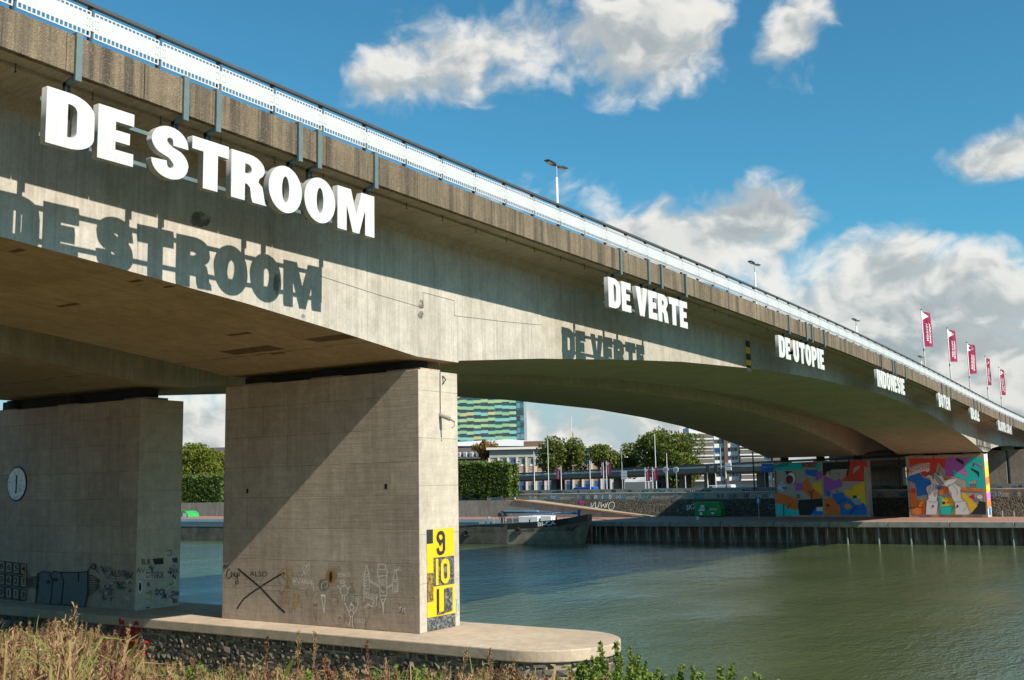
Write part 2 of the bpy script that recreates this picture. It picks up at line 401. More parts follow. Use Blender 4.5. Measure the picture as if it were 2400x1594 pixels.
hr = MB().loft([[(X, RY+y, zf(X)+.87+zz) for (y, zz) in ((-.08, 1.00), (.02, .99), (.08, 1.03), (.07, 1.085), (-.05, 1.10), (-.09, 1.055))] for X in XD if -35 < X < 178])
hr.build('handrail', M['handrail_grey'], bridge)
slab(0, 0, [(FY+.18, .60), (21.6, .60), (21.6, .72), (FY+.18, .72)], 'walkway', M['concrete_slab'])
# hooks along the underside of the deck edge
hk = MB().tube([(0, 0, .06), (0, 0, -.13)], .012, 5).box(-.02, .02, -.02, .02, -.15, -.12).mesh('hook', M['steel_dark'])
x = 12.2
while x < 58:
    link('hook', hk, bridge, (x, 20.60, zf(x))); x += 1.86
# construction joint on the web
def ribbon_xz(mb, pts, w, Y, mi=0):
    for (a, b) in zip(pts, pts[1:]):
        d = Vector((b[0]-a[0], b[1]-a[1])); d.normalize(); n = Vector((-d.y, d.x))*w/2
        mb.add([(a[0]+n.x-d.x*w/2, Y, a[1]+n.y-d.y*w/2), (b[0]+n.x+d.x*w/2, Y, b[1]+n.y+d.y*w/2), (b[0]-n.x+d.x*w/2, Y, b[1]-n.y+d.y*w/2), (a[0]-n.x-d.x*w/2, Y, a[1]-n.y-d.y*w/2)], [(0, 1, 2, 3)], mi)
jm = MB(); ribbon_xz(jm, [(23.2, 13.46), (26.0, 13.24), (28.22, 13.11), (28.22, 13.65), (30.0, 13.60), (30.0, 13.06), (33.0, 13.2), (35.8, 13.38)], .018, WEB-.004)
jm.build('construction_joint', M['joint_dark'], bridge)
sm = MB()
for i, z in enumerate((15.0, 14.62, 14.25, 13.88, 13.58)):
    sm.box(57.98, 58.66, WEB+.012, WEB+.026, z-.36, z-.005, 0 if i % 2 == 0 else 1)
sm.build('clearance_mark', [M['sign_black'], M['sign_yellow']], bridge)

# soot marks on the web and dark repair patches under the side span
def soot_mat():
    k = NT('soot'); n = k.noise(3.5, 7, .75); c = k.mix(k.mr(n, .3, .7), (.10, .095, .08), (.16, .15, .125)); k.set(c, .95); k.l(k.mr(n, .36, .60, 0, .85), k.b.inputs['Alpha']); return k.m
soot = soot_mat()
def blot(px, py, w, h, seed, plane):
    q = random.Random(seed); n = 22
    pts = [(px+w*math.cos(i*6.283/n)*q.uniform(.85, 1.15), py+h*math.sin(i*6.283/n)*q.uniform(.6, 1.1)) for i in range(n)]
    vs = []
    for p in pts:
        v = atY(p[0], p[1], WEB); vs.append((v.x, WEB-.004, v.z))
    MB().add(vs, [tuple(range(n))]).build('soot_mark', soot, bridge)
blot(470, 516, 24, 20, 3, 0); blot(987, 715, 6, 12, 5, 0); blot(986, 738, 7, 10, 6, 0); blot(648, 664, 8, 30, 8, 0); blot(709, 742, 6, 6, 9, 0)
patch = simple('patch_dark', (.15, .10, .06), .95, 0, .3, 4)
for (px, py, w, d) in ((560, 782, .55, .12), (318, 658, .25, .1), (590, 820, 1.3, .35), (775, 792, .9, .3), (160, 715, .5, .1), (40, 586, .25, .1), (395, 672, .2, .08), (650, 828, .35, .1)):
    # where the view line meets the sloping soffit
    r_ = ray(px, py); best = None
    for i in range(400):
        X_ = 12+i*.045; z_ = CAMZ+r_.z*X_/r_.x
        if z_ >= zs(X_): break
    y_ = r_.y*X_/r_.x
    sl_ = (zs(X_+.2)-zs(X_-.2))/.4
    MB().add([(X_+a*d, y_+b*w, zs(X_)+sl_*a*d-.004) for a, b in ((-1, -.9), (1, -1), (.8, .9), (-.9, 1))], [(0, 1, 2, 3)]).build('soffit_patch', patch, bridge)
# ---------------------------------------------------------------- hanging words
def arc(cx, cy, rx, ry, a0, a1, n=12):
    return [(cx+rx*math.cos(R(a0+(a1-a0)*i/n)), cy+ry*math.sin(R(a0+(a1-a0)*i/n))) for i in range(n+1)]
def glyph(ch):
    """heavy condensed capitals, unit height: list of closed outlines, advance width"""
    if ch == 'D': return [[(0, 0), (.42, 0)]+arc(.42, .30, .50, .30, -90, 0, 8)+arc(.42, .70, .50, .30, 0, 90, 8)+[(0, 1)], [(.40, .20), (.40, .80)]+arc(.44, .68, .14, .12, 90, 0, 5)+arc(.44, .32, .14, .12, 0, -90, 5)], .92
    if ch == 'E': return [[(0, 0), (.74, 0), (.74, .235), (.36, .235), (.36, .39), (.66, .39), (.66, .605), (.36, .605), (.36, .765), (.74, .765), (.74, 1), (0, 1)]], .74
    if ch == 'S':
        o = [(.02, .31)]+arc(.44, .30, .42, .315, 180, 360, 14)+arc(.44, .30, .43, .33, 0, 55, 6)
        o += [(.50, .62), (.40, .68)]+[(.365, .72), (.37, .77), (.42, .80), (.485, .785), (.505, .74), (.51, .66), (.855, .66)]
        o += arc(.44, .70, .415, .315, 0, 180, 14)+arc(.44, .70, .42, .30, 180, 232, 5)
        o += [(.40, .40), (.49, .335), (.525, .29), (.52, .235), (.47, .195), (.41, .205), (.375, .25), (.365, .33)]
        return [o], .88
    if ch == 'T': return [[(.27, 0), (.63, 0), (.63, .745), (.90, .745), (.90, 1), (0, 1), (0, .745), (.27, .745)]], .90
    if ch == 'R': return [[(0, 0), (.36, 0), (.36, .36), (.42, .36)]+[(.50, .30), (.53, .10), (.57, 0), (.95, 0), (.90, .06), (.87, .22), (.83, .38), (.72, .46)]+arc(.47, .74, .42, .26, -48, 90, 9)+[(0, 1)], [(.36, .585), (.36, .785)]+arc(.44, .685, .10, .10, 90, -90, 6)], .93
    if ch == 'O': return [arc(.48, .5, .48, .515, 0, 360, 32)[:-1], arc(.48, .5, .105, .29, 360, 0, 20)[:-1]], .96
    if ch == 'M': return [[(0, 0), (.30, 0), (.30, .60), (.50, 0), (.72, 0), (.92, .60), (.92, 0), (1.24, 0), (1.24, 1), (.80, 1), (.62, .44), (.44, 1), (0, 1)]], 1.24
    if ch == 'V': return [[(.29, 0), (.67, 0), (.96, 1), (.60, 1), (.485, .40), (.37, 1), (0, 1)]], .96
    if ch == 'U': return [[(0, 1), (0, .30)]+arc(.44, .32, .44, .335, 180, 360, 16)+[(.88, .30), (.88, 1), (.53, 1), (.53, .34)]+arc(.44, .33, .09, .10, 0, -180, 6)+[(.35, 1)]], .88
    if ch == 'P': return [[(0, 0), (.36, 0), (.36, .34), (.46, .34)]+arc(.46, .67, .42, .33, -90, 90, 12)+[(0, 1)], [(.36, .55), (.36, .785)]+arc(.43, .668, .10, .117, 90, -90, 6)], .88
    if ch == 'I': return [[(0, 0), (.36, 0), (.36, 1), (0, 1)]], .36
    if ch == 'N': return [[(0, 0), (.32, 0), (.32, .50), (.60, 0), (.92, 0), (.92, 1), (.60, 1), (.60, .48), (.32, 1), (0, 1)]], .92
    if ch == 'B': return [[(0, 0), (.46, 0)]+arc(.48, .275, .42, .275, -90, 60, 8)+arc(.46, .745, .40, .255, -45, 90, 8)+[(0, 1)], [(.35, .20), (.35, .40)]+arc(.44, .30, .10, .10, 90, -90, 5), [(.35, .61), (.35, .80)]+arc(.43, .705, .09, .095, 90, -90, 5)], .90
    if ch == 'C': return [arc(.46, .5, .46, .515, 40, 320, 26)+[(.84, .38), (.52, .38)]+arc(.46, .36, .08, .16, 0, -120, 5)+arc(.46, .64, .09, .16, 150, 0, 6)+[(.86, .62)]], .88
    if ch == 'H': return [[(0, 0), (.35, 0), (.35, .37), (.56, .37), (.56, 0), (.91, 0), (.91, 1), (.56, 1), (.56, .62), (.35, .62), (.35, 1), (0, 1)]], .91
    if ch == 'A': return [[(0, 0), (.34, 0), (.38, .18), (.62, .18), (.66, 0), (1.0, 0), (.70, 1), (.30, 1)], [(.43, .40), (.50, .72), (.57, .40)]], 1.0
    if ch == 'L': return [[(0, 0), (.70, 0), (.70, .25), (.36, .25), (.36, 1), (0, 1)]], .70
    if ch == 'W': return [[(.22, 0), (.56, 0), (.68, .55), (.80, 0), (1.14, 0), (1.36, 1), (1.02, 1), (.93, .45), (.82, 1), (.54, 1), (.43, .45), (.34, 1), (0, 1)]], 1.36
    if ch == 'G': return [arc(.46, .5, .46, .515, 40, 300, 24)+[(.62, .10), (.66, .02), (.88, .02), (.88, .56), (.50, .56), (.50, .38), (.55, .38)]+[(.52, .22), (.42, .20), (.37, .30), (.37, .70), (.42, .80), (.52, .79), (.55, .66), (.86, .66)]], .92
def glyph_mesh(ch, H, depth):
    outs, w = glyph(ch)
    cu = bpy.data.curves.new('g', 'CURVE'); cu.dimensions = '2D'; cu.fill_mode = 'BOTH'; cu.extrude = depth/2
    for o in outs:
        s = cu.splines.new('POLY'); s.points.add(len(o)-1); s.use_cyclic_u = True
        for p, q in zip(s.points, o): p.co = (q[0]*H, q[1]*H, 0, 1)
    me = from_curve(cu)
    # x -> x, y -> z, z -> -y ; the lit face is the one towards -Y
    me.transform(Matrix(((1, 0, 0, 0), (0, 0, -1, 0), (0, 1, 0, 0), (0, 0, 0, 1))))
    me.materials.clear(); me.materials.append(M['letter_white']); me.materials.append(M['letter_side'])
    me.update()
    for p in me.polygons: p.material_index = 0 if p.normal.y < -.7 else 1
    return me, w*H
GM = {}
LH, LD = 1.225, .19
LY = FY+.02   # front of the letters
def word_sign(txt, x0, x1, ztop0, label, brackets, gaps=None):
    t = thing('word_sign', label, 'lettering sign', (x0, LY, ztop0-LH), 0, 'white words hung along the bridge edge')
    for ch in set(txt.replace(' ', '')):
        if ch not in GM: GM[ch] = glyph_mesh(ch, LH, LD)
    tot = sum(GM[c][1] for c in txt if c != ' '); n = len(txt.replace(' ', '')); sp = txt.count(' ')
    # letter gaps .09, word gaps .45; letters widened to fill the measured length
    k = ((x1-x0) - .09*(n-1-sp) - .46*sp)/tot
    # the word follows the fall of the deck
    sl = (zf(x1)-zf(x0))/(x1-x0)*.75
    x = 0; prev = ' '
    for c in txt:
        if c == ' ': x += .46-.09; continue
        me, w = GM[c]
        o = link('letter', me, t, (x, LD/2, sl*(x+w*k/2)), None, scale=(k, 1, 1)); o['label'] = 'white block letter ' + c
        x += w*k+.09
    Lx = x1-x0
    for zz in (.20, .98):
        MB().loft([[(-.02, LD+.01, zz-.045), (-.02, LD+.07, zz-.045), (-.02, LD+.07, zz+.045), (-.02, LD+.01, zz+.045)],
                   [(Lx-.05, LD+.01, zz-.045+sl*Lx), (Lx-.05, LD+.07, zz-.045+sl*Lx), (Lx-.05, LD+.07, zz+.045+sl*Lx), (Lx-.05, LD+.01, zz+.045+sl*Lx)]]).build('mounting_rail', M['steel_bracket'], t)
    for bx in brackets:
        u = bx-x0; zb = zf(bx)-(ztop0-LH)   # underside of fascia, local
        y0 = FY-LY; b = MB()
        b.box(u-.075, u+.075, y0-.075, y0-.012, zb-.16, zb+.93)              # upright in front of the fascia
        b.box(u-.075, u-.060, y0-.012, y0+.02-.03, zb-.10, zb+.93); b.box(u+.060, u+.075, y0-.012, y0-.008, zb-.10, zb+.93)
        b.box(u-.075, u+.075, y0-.012, y0+.35, zb+.89, zb+.93)               # hook over the top
        b.add([(u-.06, y0-.02, zb-.15), (u+.06, y0-.02, zb-.15), (u+.06, y0-.02, zb-.03), (u-.06, y0-.02, zb-.03),
               (u-.06, LD+.20, zb-.20), (u+.06, LD+.20, zb-.20), (u+.06, LD+.20, zb-.10), (u-.06, LD+.20, zb-.10)],
              [(0, 1, 2, 3), (4, 7, 6, 5), (0, 4, 5, 1), (1, 5, 6, 2), (2, 6, 7, 3), (3, 7, 4, 0)])
        o = b.build('bracket', M['steel_bracket'], t)
        MB().box(u-.06, u+.06, LD+.075, LD+.195, .10+sl*u, zb-.12).build('drop_post', M['steel_dark'], o)
        o.children[0].name = 'drop_post'
    return t
# ground of each word: measured ends and brackets
def zt(x): return zf(x)-.42
word_sign('DE STROOM', 12.55, 22.97, 15.63, 'large white block letters reading DE STROOM, nearest word under the bridge railing', [13.21, 16.09, 17.08, 19.89, 20.62, 22.97])
word_sign('DE VERTE', 37.15, 44.70, 15.27, 'white block letters reading DE VERTE, second word along the bridge edge', [38.18, 40.75, 42.01, 44.55])
word_sign('DE UTOPIE', 56.75, 64.72, 14.97, 'white block letters reading DE UTOPIE beyond the black and yellow clearance mark', [58.47, 61.51, 62.52, 64.88])
word_sign('INDONESIE', 76.7, 84.4, 14.62, 'white block letters reading INDONESIE, fourth word along the bridge edge', [77.97, 81.01, 81.74, 84.77])
word_sign('BOTEN', 96.0, 100.5, 14.12, 'white block letters reading BOTEN, below the first bridge flagpoles', [97.37, 99.21, 100.94])
word_sign('IDEALE', 109.6, 113.8, 13.62, 'short white word IDEALE, next to last along the far bridge edge', [111.27, 112.96, 114.7])
word_sign('BLAUWE LUCHT', 124.3, 133.0, 12.97, 'long white words BLAUWE LUCHT at the far end above the muralled pier', [125.42, 128.85, 131.61, 133.89])
# ---------------------------------------------------------------- water
def water_mat():
    k = NT('river_water')
    a = k.noise(1.0, 4, .6, k.mapv((.55, 1.0, 1), rot=(0, 0, R(18)))); b = k.noise(1.0, 3, .6, k.mapv((2.1, 4.4, 1), rot=(0, 0, R(-12))))
    c = k.noise(1.0, 2, .5, k.mapv((.07, .11, 1)))
    f = k.noise(1.0, 2, .5, k.mapv((7, 12, 1), rot=(0, 0, R(30))))
    amp = k.mr(c, .35, .65, .45, 1.15)
    h = k.ma('ADD', k.ma('MULTIPLY', a, .42), k.ma('ADD', k.ma('MULTIPLY', b, .24), k.ma('MULTIPLY', f, .05)))
    h = k.ma('MULTIPLY', h, amp)
    big = k.noise(.05, 3, .5)
    col = k.mix(k.mr(big, .3, .7), (.064, .082, .034), (.082, .102, .046))
    m = k.set(col, .06, 0, .5); k.b.inputs['IOR'].default_value = 1.45
    k.bump(h, .34, 1.0); MATS['river_water'] = m; return m
wat = MB().add([(16, -900, 0), (124, -900, 0), (124, 900, 0), (16, 900, 0)], [(0, 1, 2, 3)]).build('water', water_mat())
tag(wat, kind='structure')
MB().add([(14, -900, -2.6), (126, -900, -2.6), (126, 900, -2.6), (14, 900, -2.6)], [(0, 1, 2, 3)]).build('river_bed', simple('mud', (.05, .045, .03), .9))
tag(bpy.data.objects['river_bed'], kind='structure')

# ---------------------------------------------------------------- near bank
def gz(X, Y=0):
    z = 5.5-.2*X
    if X < 0: z = 5.5-.03*X
    if X > 24: z = .7-.55*(X-24)
    return z + .10*math.sin(X*.9+Y*.5)+.07*math.sin(Y*1.3-X*.4)
def soil_mat():
    k = NT('bank_soil'); n = k.noise(1.2, 7, .7); f = k.noise(14, 5, .7)
    c = k.mix(k.mr(n, .35, .65), (.20, .15, .08), (.13, .13, .045)); c = k.mix(k.mr(f, .4, .7, 0, .6), c, (.30, .235, .135))
    m = k.set(c, .95); k.bump(k.ma('ADD', n, f), .8, .08); MATS['bank_soil'] = m; return m
gb = MB(); nx, ny = 46, 150
xs = [-40+i*(70/(nx-1)) for i in range(nx)]; ys = [-200+j*(400/(ny-1)) for j in range(ny)]
gb.add([(x, y, gz(x, y)) for x in xs for y in ys], [(i*ny+j, i*ny+j+1, (i+1)*ny+j+1, (i+1)*ny+j) for i in range(nx-1) for j in range(ny-1)])
tag(gb.build('river_bank', soil_mat(), smooth=True), kind='structure')

# ---------------------------------------------------------------- painting on flat walls
def wbuild(mb, name, mats, t, **k):
    l = t.location; mb.v = [(p[0]-l.x, p[1]-l.y, p[2]-l.z) for p in mb.v]
    return mb.build(name, mats, t, **k)
class Paint:
    """flat paint on a wall: picture points are carried to the wall plane, each coat a little prouder"""
    def __init__(s, fn, normal, step=.0015, base=.003): s.fn = fn; s.n = Vector(normal); s.k = 0; s.step = step; s.base = base; s.mb = MB(); s.mats = []
    def mi(s, mat):
        if mat not in s.mats: s.mats.append(mat)
        return s.mats.index(mat)
    def P(s, p): return s.fn(p[0], p[1]) + s.n*(s.base+s.step*s.k)
    def poly(s, pts, mat):
        s.mb.add([s.P(p) for p in pts], [tuple(range(len(pts)))], s.mi(mat)); s.k += 1; return s
    def stroke(s, pts, w, mat, jit=0):
        for a, b in zip(pts, pts[1:]):
            d = Vector((b[0]-a[0], b[1]-a[1]))
            if d.length < 1e-6: continue
            d.normalize(); n = Vector((-d.y, d.x))*w/2; e = d*w*.35
            q = [(a[0]+n.x-e.x, a[1]+n.y-e.y), (b[0]+n.x+e.x, b[1]+n.y+e.y), (b[0]-n.x+e.x, b[1]-n.y+e.y), (a[0]-n.x-e.x, a[1]-n.y-e.y)]
            s.mb.add([s.P(p) for p in q], [(0, 1, 2, 3)], s.mi(mat)); s.k += .12
        s.k += .4; return s
    def ell(s, cx, cy, rx, ry, mat, w=None, n=18, a0=0, a1=360):
        pts = [(cx+rx*math.cos(R(a0+(a1-a0)*i/n)), cy+ry*math.sin(R(a0+(a1-a0)*i/n))) for i in range(n+1)]
        return s.stroke(pts, w, mat) if w else s.poly(pts[:-1], mat)
    def text(s, txt, cx, cy, size, mat, rot=0, sx=1, off=0, flip=1):
        v, f = text_polys(txt, 1.0, off); c, q = math.cos(R(rot)), math.sin(R(rot))
        pts = []
        for (x, y) in v:
            x *= size*sx; y *= -size*flip; pts.append(s.P((cx+x*c-y*q, cy+x*q+y*c)))
        s.mb.add(pts, f, s.mi(mat)); s.k += 1; return s
    def done(s, name, t, label=None):
        o = wbuild(s.mb, name, s.mats, t); s.mb = MB(); s.mats = []
        if label: o['label'] = label
        if label and 'tags' in label: o['kind'] = 'stuff'
        return o
def paint(name, col, rough=.75):
    if name in MATS: return MATS[name]
    k = NT(name); n = k.noise(2.5, 6, .7); f = k.noise(20, 4, .7)
    c = k.mix(k.mr(n, .35, .7, 0, .5), col, tuple(x*.72+.02 for x in col)); c = k.mix(k.mr(f, .55, .75, 0, .35), c, (.30, .27, .22))
    MATS[name] = k.set(c, rough)
    k.l(k.mr(k.noise(11, 6, .8), .34, .48, .55, 1.0), k.b.inputs['Alpha']); return MATS[name]
PB = paint('paint_black', (.018, .018, .018)); PW = simple('paint_chalk', (.66, .63, .57), .8, 0, .2, 14); PY = paint('paint_ochre', (.44, .25, .02)); PO = paint('paint_orange', (.42, .19, .02))
PG = paint('paint_green', (.02, .14, .09)); PV = paint('paint_violet', (.06, .035, .12)); PBl = paint('paint_greyblue', (.17, .195, .205)); PR = paint('paint_red', (.42, .012, .012)); PT = paint('paint_teal', (.06, .30, .32))
PLY = paint('paint_lime', (.45, .47, .12))

# ---------------------------------------------------------------- piers
def pier(label, x0, x1, y0, y1, z0, z1, bearing_z, beam=False):
    t = thing('bridge_pier', label, 'bridge pier', (x0, y0, z0))
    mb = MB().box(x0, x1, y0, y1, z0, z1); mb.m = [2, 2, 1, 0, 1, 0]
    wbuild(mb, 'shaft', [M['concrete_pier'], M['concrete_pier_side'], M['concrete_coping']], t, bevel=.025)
    for yb in (y0+1.1, (y0+y1)/2, y1-1.1):
        b = MB().box((x0+x1)/2-.55, (x0+x1)/2+.55, yb-.75, yb+.75, z1+.002, z1+.12); wbuild(b, 'bearing_plinth', M['concrete_pier'], t)
        c = MB().tube([((x0+x1)/2, yb, z1+.12), ((x0+x1)/2, yb, bearing_z-.004)], .50, 20); wbuild(c, 'bearing', M['rubber'], t)
    if beam: wbuild(MB().box(x0+.95, x1-.75, y0+1.0, y1-.05, z1+.125, bearing_z-.006), 'dark_gap_beam', M['rubber'], t)  # beam added in black, the shade of the bearing gap put into its colour
    return t
PX = 27.94
np_ = pier('sunlit concrete bridge pier with a yellow and black height scale on its narrow side', PX, PX+2.19, WEB, 31.85, 2.3, 10.99, 11.40, True)
p2_ = pier('shaded concrete bridge pier with tags and a round number plate', PX, PX+2.19, 36.95, 48.6, 2.3, 10.86, 11.40, True)
# height scale on the river side face
hs = Paint(lambda x, z: Vector((x, WEB, z)), (0, -1, 0), .002, .004)
SY, SB = M['sign_yellow'], M['sign_black']
def worn(name, col, under, amt):
    k = NT(name); n = k.noise(9, 7, .75); c = k.mix(k.mr(n, .56-amt*.2, .62, 0, 1), col, under); MATS[name] = k.set(c, .7); return MATS[name]
SBw = worn('scale_black_worn', (.03, .035, .038), (.22, .22, .21), .5); SBo = worn('scale_black_rust', (.05, .045, .03), (.42, .26, .03), .6)
def rect(x0, x1, z0, z1): return [(x0, z0), (x1, z0), (x1, z1), (x0, z1)]
hs.poly(rect(28.655, 29.83, 4.695, 5.635), SY); hs.poly(rect(28.655, 29.82, 3.745, 4.69), SBw); hs.poly(rect(28.655, 29.83, 2.77, 3.74), SY)
hs.poly(rect(28.31, 28.65, 5.17, 5.635), SB); hs.poly(rect(28.31, 28.65, 4.215, 5.165), SY); hs.poly(rect(28.31, 28.65, 3.27, 4.21), SBo); hs.poly(rect(28.31, 28.65, 2.77, 3.265), SY)
hs.poly(rect(28.31, 29.84, 2.335, 2.765), SBw)
sc = hs.done('height_scale', np_)
dg = Paint(lambda x, z: Vector((x, WEB, z)), (0, -1, 0), .002, .024)
w = .115
dg.stroke([(29.05+.0, 5.12)]+[(29.065+.17*math.cos(R(a)), 5.36+.15*math.sin(R(a))) for a in range(180, -181, -20)], w, SB)
dg.stroke([(28.895, 5.12), (28.9, 5.04), (29.235, 5.04)], .001, SB)
dg.stroke([(29.235, 5.34), (29.235, 4.95), (29.19, 4.86), (29.10, 4.83), (28.99, 4.83), (28.92, 4.88), (28.89, 4.97)], w, SB)
dg.stroke([(28.825, 4.60), (28.825, 3.83)], .135, SY)
def ringpts(rx, rz, k): return [(29.28+max(-rx, min(rx, rx*1.25*math.cos(R(q)))), 4.215+rz*math.sin(R(q))) for q in range(0, 360, 15)]
dg.poly(ringpts(.245, .415, 1), SY); dg.poly([(29.28+.105*math.cos(R(q)), 4.215+(.19 if math.sin(R(q)) > 0 else -.19)+.07*math.sin(R(q))) for q in range(0, 360, 15)], SBw)
dg.stroke([(28.87, 3.62), (28.87, 2.86)], .115, SB); dg.stroke([(28.87, 2.86), (29.2, 2.86)], .08, SBw)
dg.poly([(29.22, 2.84), (29.66, 2.87), (29.67, 3.66), (29.22, 3.64)], SBw)
o = dg.done('scale_digits', np_); o.parent = sc; o['label'] = 'height scale digits 9, 10 and 11'
tg = Paint(lambda px, py: atY(px, py, WEB), (0, -1, 0), .001, .004)
tg.stroke([(1065, 1407), (1074, 1405)], 1.2, PT); tg.stroke([(1070, 1406), (1069, 1437)], 1.2, PT); tg.stroke([(1070, 1418), (1074, 1416), (1074, 1432)], 1.0, PT); tg.stroke([(1067, 1440), (1075, 1439)], 1., PT)
tg.done('graffiti', np_)
# cable and arm lamp on the sunlit side
cb = MB().tube([(29.0, WEB-.02, 11.4), (29.06, WEB-.05, 11.15), (29.11, WEB-.03, 11.0), (29.10, WEB-.03, 10.2), (29.10, WEB-.03, 9.5)], .012, 6)
cb.tube([(29.26, WEB-.02, 10.85), (29.30, WEB-.12, 10.72), (29.27, WEB-.02, 10.58)], .03, 6)
wbuild(cb, 'cable', M['steel_dark'], np_)
ar = MB().box(29.05, 29.17, WEB-.03, WEB-.001, 9.38, 9.56).tube([(29.11, WEB-.03, 9.48), (29.10, WEB-.42, 9.34)], .075, 10).tube([(29.10, WEB-.42, 9.34), (29.10, WEB-.62, 9.23)], .035, 8).tube([(29.10, WEB-.62, 9.23), (29.12, WEB-.60, 9.08), (29.10, WEB-.5, 9.02)], .014, 6)
wbuild(ar, 'wall_arm', simple('arm_grey', (.30, .27, .23), .6), np_)
for (px, py) in ((904.6, 1140), (579.7, 1151)):
    p = at(px, py, PX); wbuild(MB().box(PX-.004, PX+.01, p.y-.055, p.y+.055, p.z-.085, p.z+.085), 'form_hole', M['black_gap'], np_)
# writing on the face of the sunlit pier
Z2 = lambda x, y: (500+x/7.838, 1280+y/7.838)
Z3 = lambda x, y: (740+x/6.944, 1280+y/6.944)
g = Paint(lambda px, py: at(px, py, PX), (-1, 0, 0))
def st(Z, pts, w, m): g.stroke([Z(*p) for p in pts], w/7.4, m)
st(Z2, [(460, 420), (650, 580), (850, 745), (1050, 960), (1190, 1110), (1310, 1220)], 30, PB)
st(Z2, [(1300, 488), (1100, 600), (880, 740), (700, 860), (560, 970), (480, 1080), (440, 1150)], 26, PB)
g.done('graffiti', np_, 'black crossed lines')
st(Z2, [(310, 420), (270, 440), (248, 500), (255, 570), (290, 600), (320, 560)], 15, PB); st(Z2, [(335, 470), (340, 570)], 14, PB); st(Z2, [(338, 520), (385, 500)], 12, PB); st(Z2, [(385, 470), (385, 560)], 12, PB)
g.ell(*Z2(418, 530), 26/7.8, 32/7.8, PB, 1.6); st(Z2, [(462, 490), (450, 640)], 12, PB); g.ell(*Z2(470, 520), 16/7.8, 30/7.8, PB, 1.4); g.ell(*Z2(440, 668), 26/7.8, 28/7.8, PB, 1.7)
g.done('graffiti', np_, 'black handwriting left of the cross')
for dx in (0, 50): st(Z2, [(195+dx, 310), (215+dx, 350), (200+dx, 400)], 16, PB); g.ell(*Z2(205+dx, 325), 2.2, 2.6, PW)
g.text('ALSO', *Z2(840, 515), 17, PB, rot=2, sx=1.0)
g.done('graffiti', np_, 'black writing ALSO with quote marks')
st(Z2, [(1360, 490), (1330, 420), (1285, 410), (1260, 460), (1290, 560), (1345, 640)], 18, PY); st(Z2, [(1360, 490), (1395, 415), (1440, 420), (1470, 500), (1440, 630), (1345, 790), (1290, 700)], 18, PY)
st(Z2, [(1290, 840), (1300, 1060), (1260, 1075)], 15, PY); st(Z2, [(1345, 850), (1340, 1070), (1410, 1075)], 15, PY); st(Z2, [(1345, 960), (1400, 950)], 12, PY); st(Z2, [(1490, 880), (1500, 1130)], 14, PY); st(Z2, [(1540, 1120), (1575, 900), (1620, 1130)], 14, PY); st(Z2, [(1550, 1040), (1605, 1040)], 10, PY)
g.done('graffiti', np_, 'ochre heart and letters')
st(Z2, [(640, 550), (700, 500), (660, 430), (670, 360), (710, 370), (715, 420)], .1, PW)
st(Z2, [(1700, 520), (1660, 440), (1665, 360), (1700, 350), (1720, 400), (1735, 345), (1775, 340), (1780, 400), (1700, 520)], 10, PW); st(Z2, [(1640, 550), (1785, 295)], 8, PW)
g.text('WIZARDO', *Z2(1660, 650), 15, PW, rot=6, sx=.72); st(Z2, [(1500, 570), (1500, 720)], 8, PW); st(Z2, [(1820, 640), (1830, 780)], 9, PW); st(Z2, [(1850, 650), (1858, 820)], 9, PW); st(Z2, [(1590, 770), (1700, 790), (1740, 750)], 9, PW)
for q in (200, 60): st(Z2, [(620, 735+q*.02), (1240, 722)], 6, PBl)
g.done('graffiti', np_, 'white heart and writing')
g.ell(*Z3(262, 495), 88/6.94, 112/6.94, PO); g.ell(*Z3(262, 495), 52/6.94, 78/6.94, paint('wall_tone', (.24, .19, .14))); g.ell(*Z3(262, 498), 26/6.94, 92/6.94, PB)
g.done('graffiti', np_, 'orange ring around a black oval')
g.text('ESKO', *Z3(483, 470), 12.5, PW, rot=-2, sx=.95); g.text('ESKO', *Z3(735, 1215), 15, PW, rot=6, sx=.72)
lw = 13
st(Z3, [(105, 790), (175, 790), (157, 1080), (105, 790)], lw, PW); g.poly([Z3(105, 785), Z3(172, 785), Z3(172, 822), Z3(108, 822)], PW); st(Z3, [(120, 700), (110, 620), (150, 575), (200, 570), (210, 650), (170, 680)], 9, PW)
g.ell(*Z3(455, 605), 38/6.94, 55/6.94, PW, 1.5); g.ell(*Z3(482, 720), 63/6.94, 82/6.94, PW, 1.5); g.ell(*Z3(440, 600), 1.6, 2, PW); g.ell(*Z3(470, 600), 1.6, 2, PW)
st(Z3, [(540, 700), (590, 655)], lw, PW); st(Z3, [(420, 690), (375, 640)], lw, PW); st(Z3, [(455, 800), (452, 865)], lw, PW); st(Z3, [(490, 800), (492, 885)], lw, PW)
g.ell(*Z3(610, 990), 33/6.94, 48/6.94, PW, 1.4); g.poly([Z3(575, 965), Z3(600, 905), Z3(645, 965)], PW); g.ell(*Z3(605, 1090), 36/6.94, 52/6.94, PW, 1.4)
st(Z3, [(572, 1080), (540, 1020), (508, 940)], lw, PW); st(Z3, [(640, 1100), (690, 1030), (710, 960), (710, 890)], lw, PW); g.ell(*Z3(706, 868), 24/6.94, 24/6.94, PW, 1.4); g.ell(*Z3(507, 935), 2, 2, PW)
st(Z3, [(595, 1140), (590, 1220), (560, 1300)], lw, PW); st(Z3, [(625, 1140), (625, 1240), (640, 1330)], lw, PW)
g.done('graffiti', np_, 'white stick figures and name ESKO')
